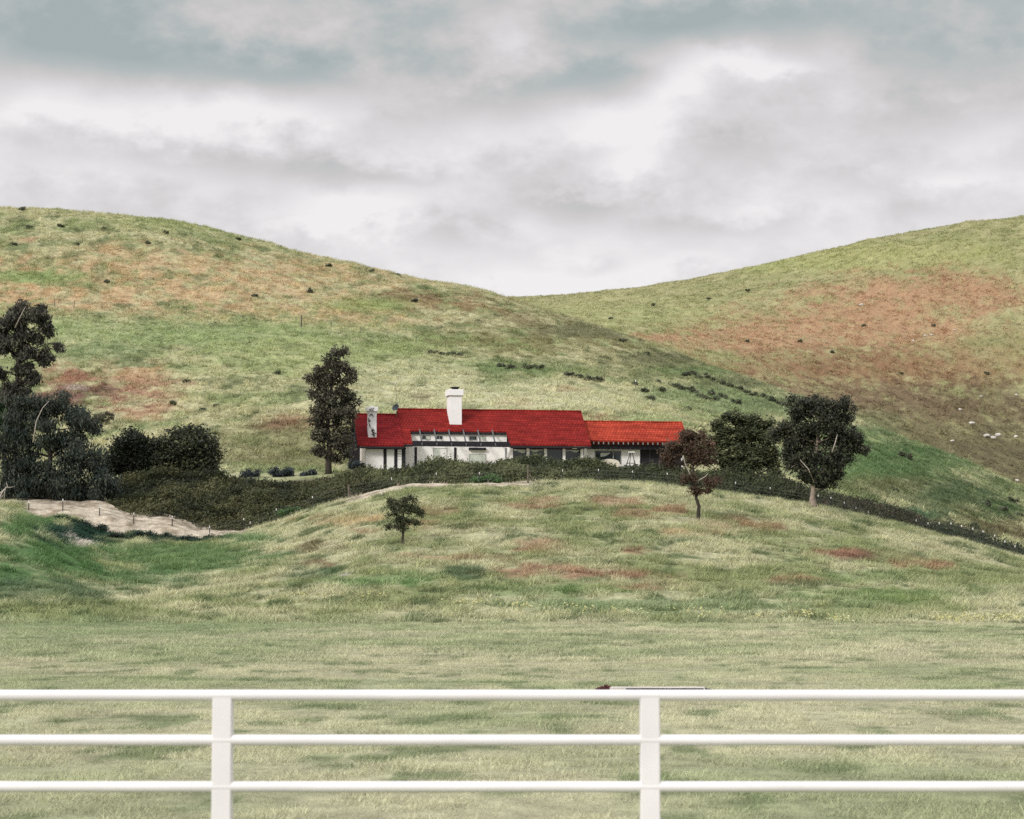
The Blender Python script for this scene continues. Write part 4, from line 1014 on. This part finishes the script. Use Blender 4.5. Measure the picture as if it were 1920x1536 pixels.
# dead pale branches at the left edge
db = on_ground(12, 197)
dead = empty('fallen_branch', db, 'tangle of pale dead branches at the foot of the trees on the left edge', 'branch')
random.seed(5)
for k, line in enumerate([[(0, 925), (8, 918), (14, 912), (12, 905)], [(0, 932), (5, 922), (10, 916)], [(8, 940), (8, 926), (11, 914)], [(11, 914), (20, 914), (28, 912)], [(-5, 936), (2, 934), (6, 928)]]):
    pp = [pt(u, v, 197 + random.uniform(-.4, .4)) for u, v in line]
    MB().tube(pp, list(np.linspace(.055, .02, len(pp))), 6, .15).build('twig', M['deadwood'], dead)

# wildflowers along the foot of the knoll
fl = []
fr = np.random.default_rng(77)
for (u, v, ru, rv, n) in [(895, 1140, 50, 6, 120), (985, 1148, 40, 5, 90), (590, 1128, 60, 4, 70), (700, 1124, 30, 4, 40), (1090, 1152, 60, 6, 70), (1300, 1158, 90, 6, 60), (1515, 1162, 18, 6, 60), (1570, 1172, 40, 5, 60), (1790, 1170, 70, 7, 260), (1890, 1168, 50, 6, 200), (1400, 1165, 120, 6, 60), (1180, 1160, 60, 5, 40)]:
    k = 0
    while k < n * .45:
        uu = u + fr.normal(0, ru * .5); vv = v + fr.normal(0, rv * .5)
        d = np.arange(80, 135, .5); x, y, z = ray(uu, vv, d); gg = Hz(x, y) - z
        if (gg > 0).any():
            i = int(np.argmax(gg > 0)); fl.append((x[i], y[i], Hz(x[i], y[i]) + .22 + fr.random() * .2))
        k += 1
fl = np.array(fl)
fcol = np.array([(.5, .48, .2), (.55, .53, .3), (.46, .45, .26)])[fr.integers(0, 3, len(fl))]
o = leaves('wildflowers', np.repeat(fl, 3, 0) + fr.normal(0, .03, (len(fl) * 3, 3)), .09, .9, np.repeat(fcol, 3, 0), None, flat=.6)
tag(o, 'pale yellow wildflowers along the foot of the knoll', 'wildflowers', kind='stuff')

# ------------------------------------------------------------------ camera
cam = bpy.data.cameras.new('camera'); co_ = bpy.data.objects.new('camera', cam); COL.objects.link(co_)
cam.sensor_width = 36; cam.lens = 36 * F / 1920; cam.clip_start = .5; cam.clip_end = 5000
co_.location = (0, 0, CZ); co_.rotation_euler = (math.pi / 2 + PITCH, 0, 0)
cam.dof.use_dof = True; cam.dof.focus_distance = 190; cam.dof.aperture_fstop = 5.0
SC.camera = co_

# ------------------------------------------------------------------ sky and sun
SUN_EL, SUN_AZ = math.radians(32), math.radians(-138)     # from the left, slightly behind the camera; azimuth from +y
sd_ = Vector((math.sin(SUN_AZ) * math.cos(SUN_EL), math.cos(SUN_AZ) * math.cos(SUN_EL), math.sin(SUN_EL)))
sl = bpy.data.lights.new('sun', 'SUN'); sl.energy = 2.5; sl.angle = math.radians(11); sl.color = (1, .96, .91)
so_ = bpy.data.objects.new('sun', sl); COL.objects.link(so_); so_.rotation_euler = (-sd_).to_track_quat('-Z', 'Y').to_euler(); so_.location = (-60, -20, 80)

w = bpy.data.worlds.new('World'); SC.world = w; w.use_nodes = True
nt = w.node_tree; nt.nodes.clear()
out = nt.nodes.new('ShaderNodeOutputWorld'); bg = nt.nodes.new('ShaderNodeBackground'); bg.inputs['Strength'].default_value = .1
sky = nt.nodes.new('ShaderNodeTexSky'); sky.sky_type = 'NISHITA'; sky.sun_disc = False; sky.sun_elevation = SUN_EL; sky.sun_rotation = SUN_AZ
LK = nt.links.new


def MA(op, a, b=None, c=None, clamp=False):
    n = nt.nodes.new('ShaderNodeMath'); n.operation = op; n.use_clamp = clamp
    for i, q in enumerate((a, b, c)):
        if q is None: continue
        if isinstance(q, (int, float)): n.inputs[i].default_value = q
        else: LK(q, n.inputs[i])
    return n.outputs[0]


def MRg(x, a, b, c=0, d=1):
    n = nt.nodes.new('ShaderNodeMapRange'); n.interpolation_type = 'SMOOTHSTEP'
    for i, q in enumerate((x, a, b, c, d)):
        if isinstance(q, (int, float)): n.inputs[i].default_value = q
        else: LK(q, n.inputs[i])
    return n.outputs[0]


tc = nt.nodes.new('ShaderNodeTexCoord'); sx = nt.nodes.new('ShaderNodeSeparateXYZ'); LK(tc.outputs['Generated'], sx.inputs[0])
az = MA('MULTIPLY', MA('ARCTAN2', sx.outputs[0], sx.outputs[1]), 57.29578)
el = MA('MULTIPLY', MA('ARCSINE', sx.outputs[2]), 57.29578)


def noise(scale, detail, rough=.55, off=0.0):
    mp = nt.nodes.new('ShaderNodeMapping'); mp.inputs['Scale'].default_value = (1, 1, 1.7); mp.inputs['Location'].default_value = (off, off * .7, off * .3)
    LK(tc.outputs['Generated'], mp.inputs[0])
    n = nt.nodes.new('ShaderNodeTexNoise'); n.inputs['Scale'].default_value = scale; n.inputs['Detail'].default_value = detail; n.inputs['Roughness'].default_value = rough
    LK(mp.outputs[0], n.inputs['Vector']); return n


nA = noise(9, 5, .5); nB = noise(22, 6, .55, 3.1); nC = noise(7, 3, .5, 7.7); nD = noise(38, 8, .6, 5.3)
dsx = nt.nodes.new('ShaderNodeSeparateXYZ'); LK(nA.outputs['Color'], dsx.inputs[0])
azw = MA('ADD', az, MA('MULTIPLY', MA('SUBTRACT', dsx.outputs[0], .5), 3.2))
elw = MA('ADD', el, MA('MULTIPLY', MA('SUBTRACT', dsx.outputs[1], .5), 1.3))
elw = MA('ADD', elw, MA('MULTIPLY', MA('SUBTRACT', nB.outputs['Fac'], .5), 1.0))


def blob(u, v, ru, rv, k):
    a = math.degrees(math.atan((u - 960) / F)); e = math.degrees(math.atan((768 - v) / F) + PITCH)
    dx = MA('MULTIPLY', MA('SUBTRACT', azw, a), F / 57.3 / ru); dy = MA('MULTIPLY', MA('SUBTRACT', elw, e), F / 57.3 / rv)
    r2 = MA('ADD', MA('MULTIPLY', dx, dx), MA('MULTIPLY', dy, dy))
    return MA('MULTIPLY', MA('EXPONENT', MA('MULTIPLY', r2, -1)), k)


elw = MA('ADD', elw, MA('MULTIPLY', MA('SUBTRACT', nD.outputs['Fac'], .5), 1.3))
# cloud brightness: 0 = dark slate underside, 1 = sunlit white
base = MA('ADD', MRg(el, 15.0, 10.8, .42, .76), MA('MULTIPLY', MA('SUBTRACT', nB.outputs['Fac'], .5), .7))
base = MA('ADD', base, MA('MULTIPLY', MA('SUBTRACT', nD.outputs['Fac'], .5), .55))
base = MA('ADD', base, MA('MULTIPLY', MA('SUBTRACT', nC.outputs['Fac'], .5), .3))
for q in [(60, 110, 200, 62, -.42), (330, 135, 230, 48, -.34), (150, 40, 260, 50, -.2), (580, 140, 160, 42, -.32), (640, 60, 200, 50, -.18), (800, 165, 150, 60, -.16), (760, 230, 150, 34, -.14),
          (1110, 150, 150, 42, -.42), (950, 190, 110, 34, -.22), (1180, 60, 160, 46, -.28), (1380, 40, 160, 42, -.3), (1600, 30, 160, 40, -.16), (1720, 110, 170, 52, -.24), (1880, 130, 90, 60, -.22), (1860, 20, 120, 50, -.2),
          (1800, 215, 130, 40, -.2), (1560, 225, 170, 48, -.1), (1400, 285, 110, 30, -.14), (430, 305, 170, 26, -.26), (600, 335, 170, 24, -.26), (790, 335, 110, 20, -.16), (1110, 385, 130, 22, -.26), (1350, 425, 150, 22, -.2), (850, 450, 130, 24, -.16), (1000, 330, 80, 30, -.12), (1150, 490, 70, 18, -.14), (1640, 345, 130, 22, -.12), (1750, 400, 120, 20, -.1),
          (480, 45, 110, 34, .14), (900, 60, 100, 34, .12), (1370, 115, 110, 26, .4), (1265, 165, 70, 44, .38), (1230, 225, 60, 44, .2), (1130, 235, 80, 30, .26), (1190, 310, 60, 34, .3), (230, 250, 120, 34, .3), (400, 215, 150, 26, .28), (60, 230, 90, 40, .24), (560, 235, 90, 24, .12), (660, 395, 110, 30, .32), (560, 425, 100, 24, .2), (1040, 525, 170, 26, .3), (1300, 500, 120, 24, .22), (1800, 340, 90, 16, .18), (120, 350, 160, 26, .1), (1500, 130, 60, 20, .2), (960, 260, 60, 30, .1)]:
    base = MA('ADD', base, blob(*q))
ramp = nt.nodes.new('ShaderNodeValToRGB'); cr = ramp.color_ramp
cr.elements[0].position = 0; cr.elements[0].color = (.38, .44, .445, 1)
cr.elements[1].position = 1; cr.elements[1].color = (.90, .872, .88, 1)
for p_, c_ in ((.22, (.47, .505, .505)), (.45, (.61, .59, .585)), (.68, (.72, .70, .708))):
    e_ = cr.elements.new(p_); e_.color = (*c_, 1)
base = MA('ADD', MA('MULTIPLY', MA('SUBTRACT', base, .62), 1.12), .595)
LK(base, ramp.inputs[0])
# overcast vault: the cloud deck is brighter overhead than at the horizon
gain = MRg(el, 15, 52, 10, 30)
sc = nt.nodes.new('ShaderNodeVectorMath'); sc.operation = 'SCALE'; LK(ramp.outputs[0], sc.inputs[0]); LK(gain, sc.inputs['Scale'])
mx = nt.nodes.new('ShaderNodeMix'); mx.data_type = 'RGBA'; mx.inputs[0].default_value = .96
LK(sky.outputs[0], mx.inputs[6]); LK(sc.outputs[0], mx.inputs[7]); LK(mx.outputs[2], bg.inputs[0]); LK(bg.outputs[0], out.inputs[0])

SC.view_settings.view_transform = 'Standard'; SC.view_settings.look = 'None'; SC.view_settings.exposure = 0; SC.view_settings.gamma = 1
SC.cycles.max_bounces = 5; SC.cycles.diffuse_bounces = 3; SC.cycles.transparent_max_bounces = 4; SC.cycles.use_denoising = False
SC.cycles.caustics_reflective = False; SC.cycles.caustics_refractive = False
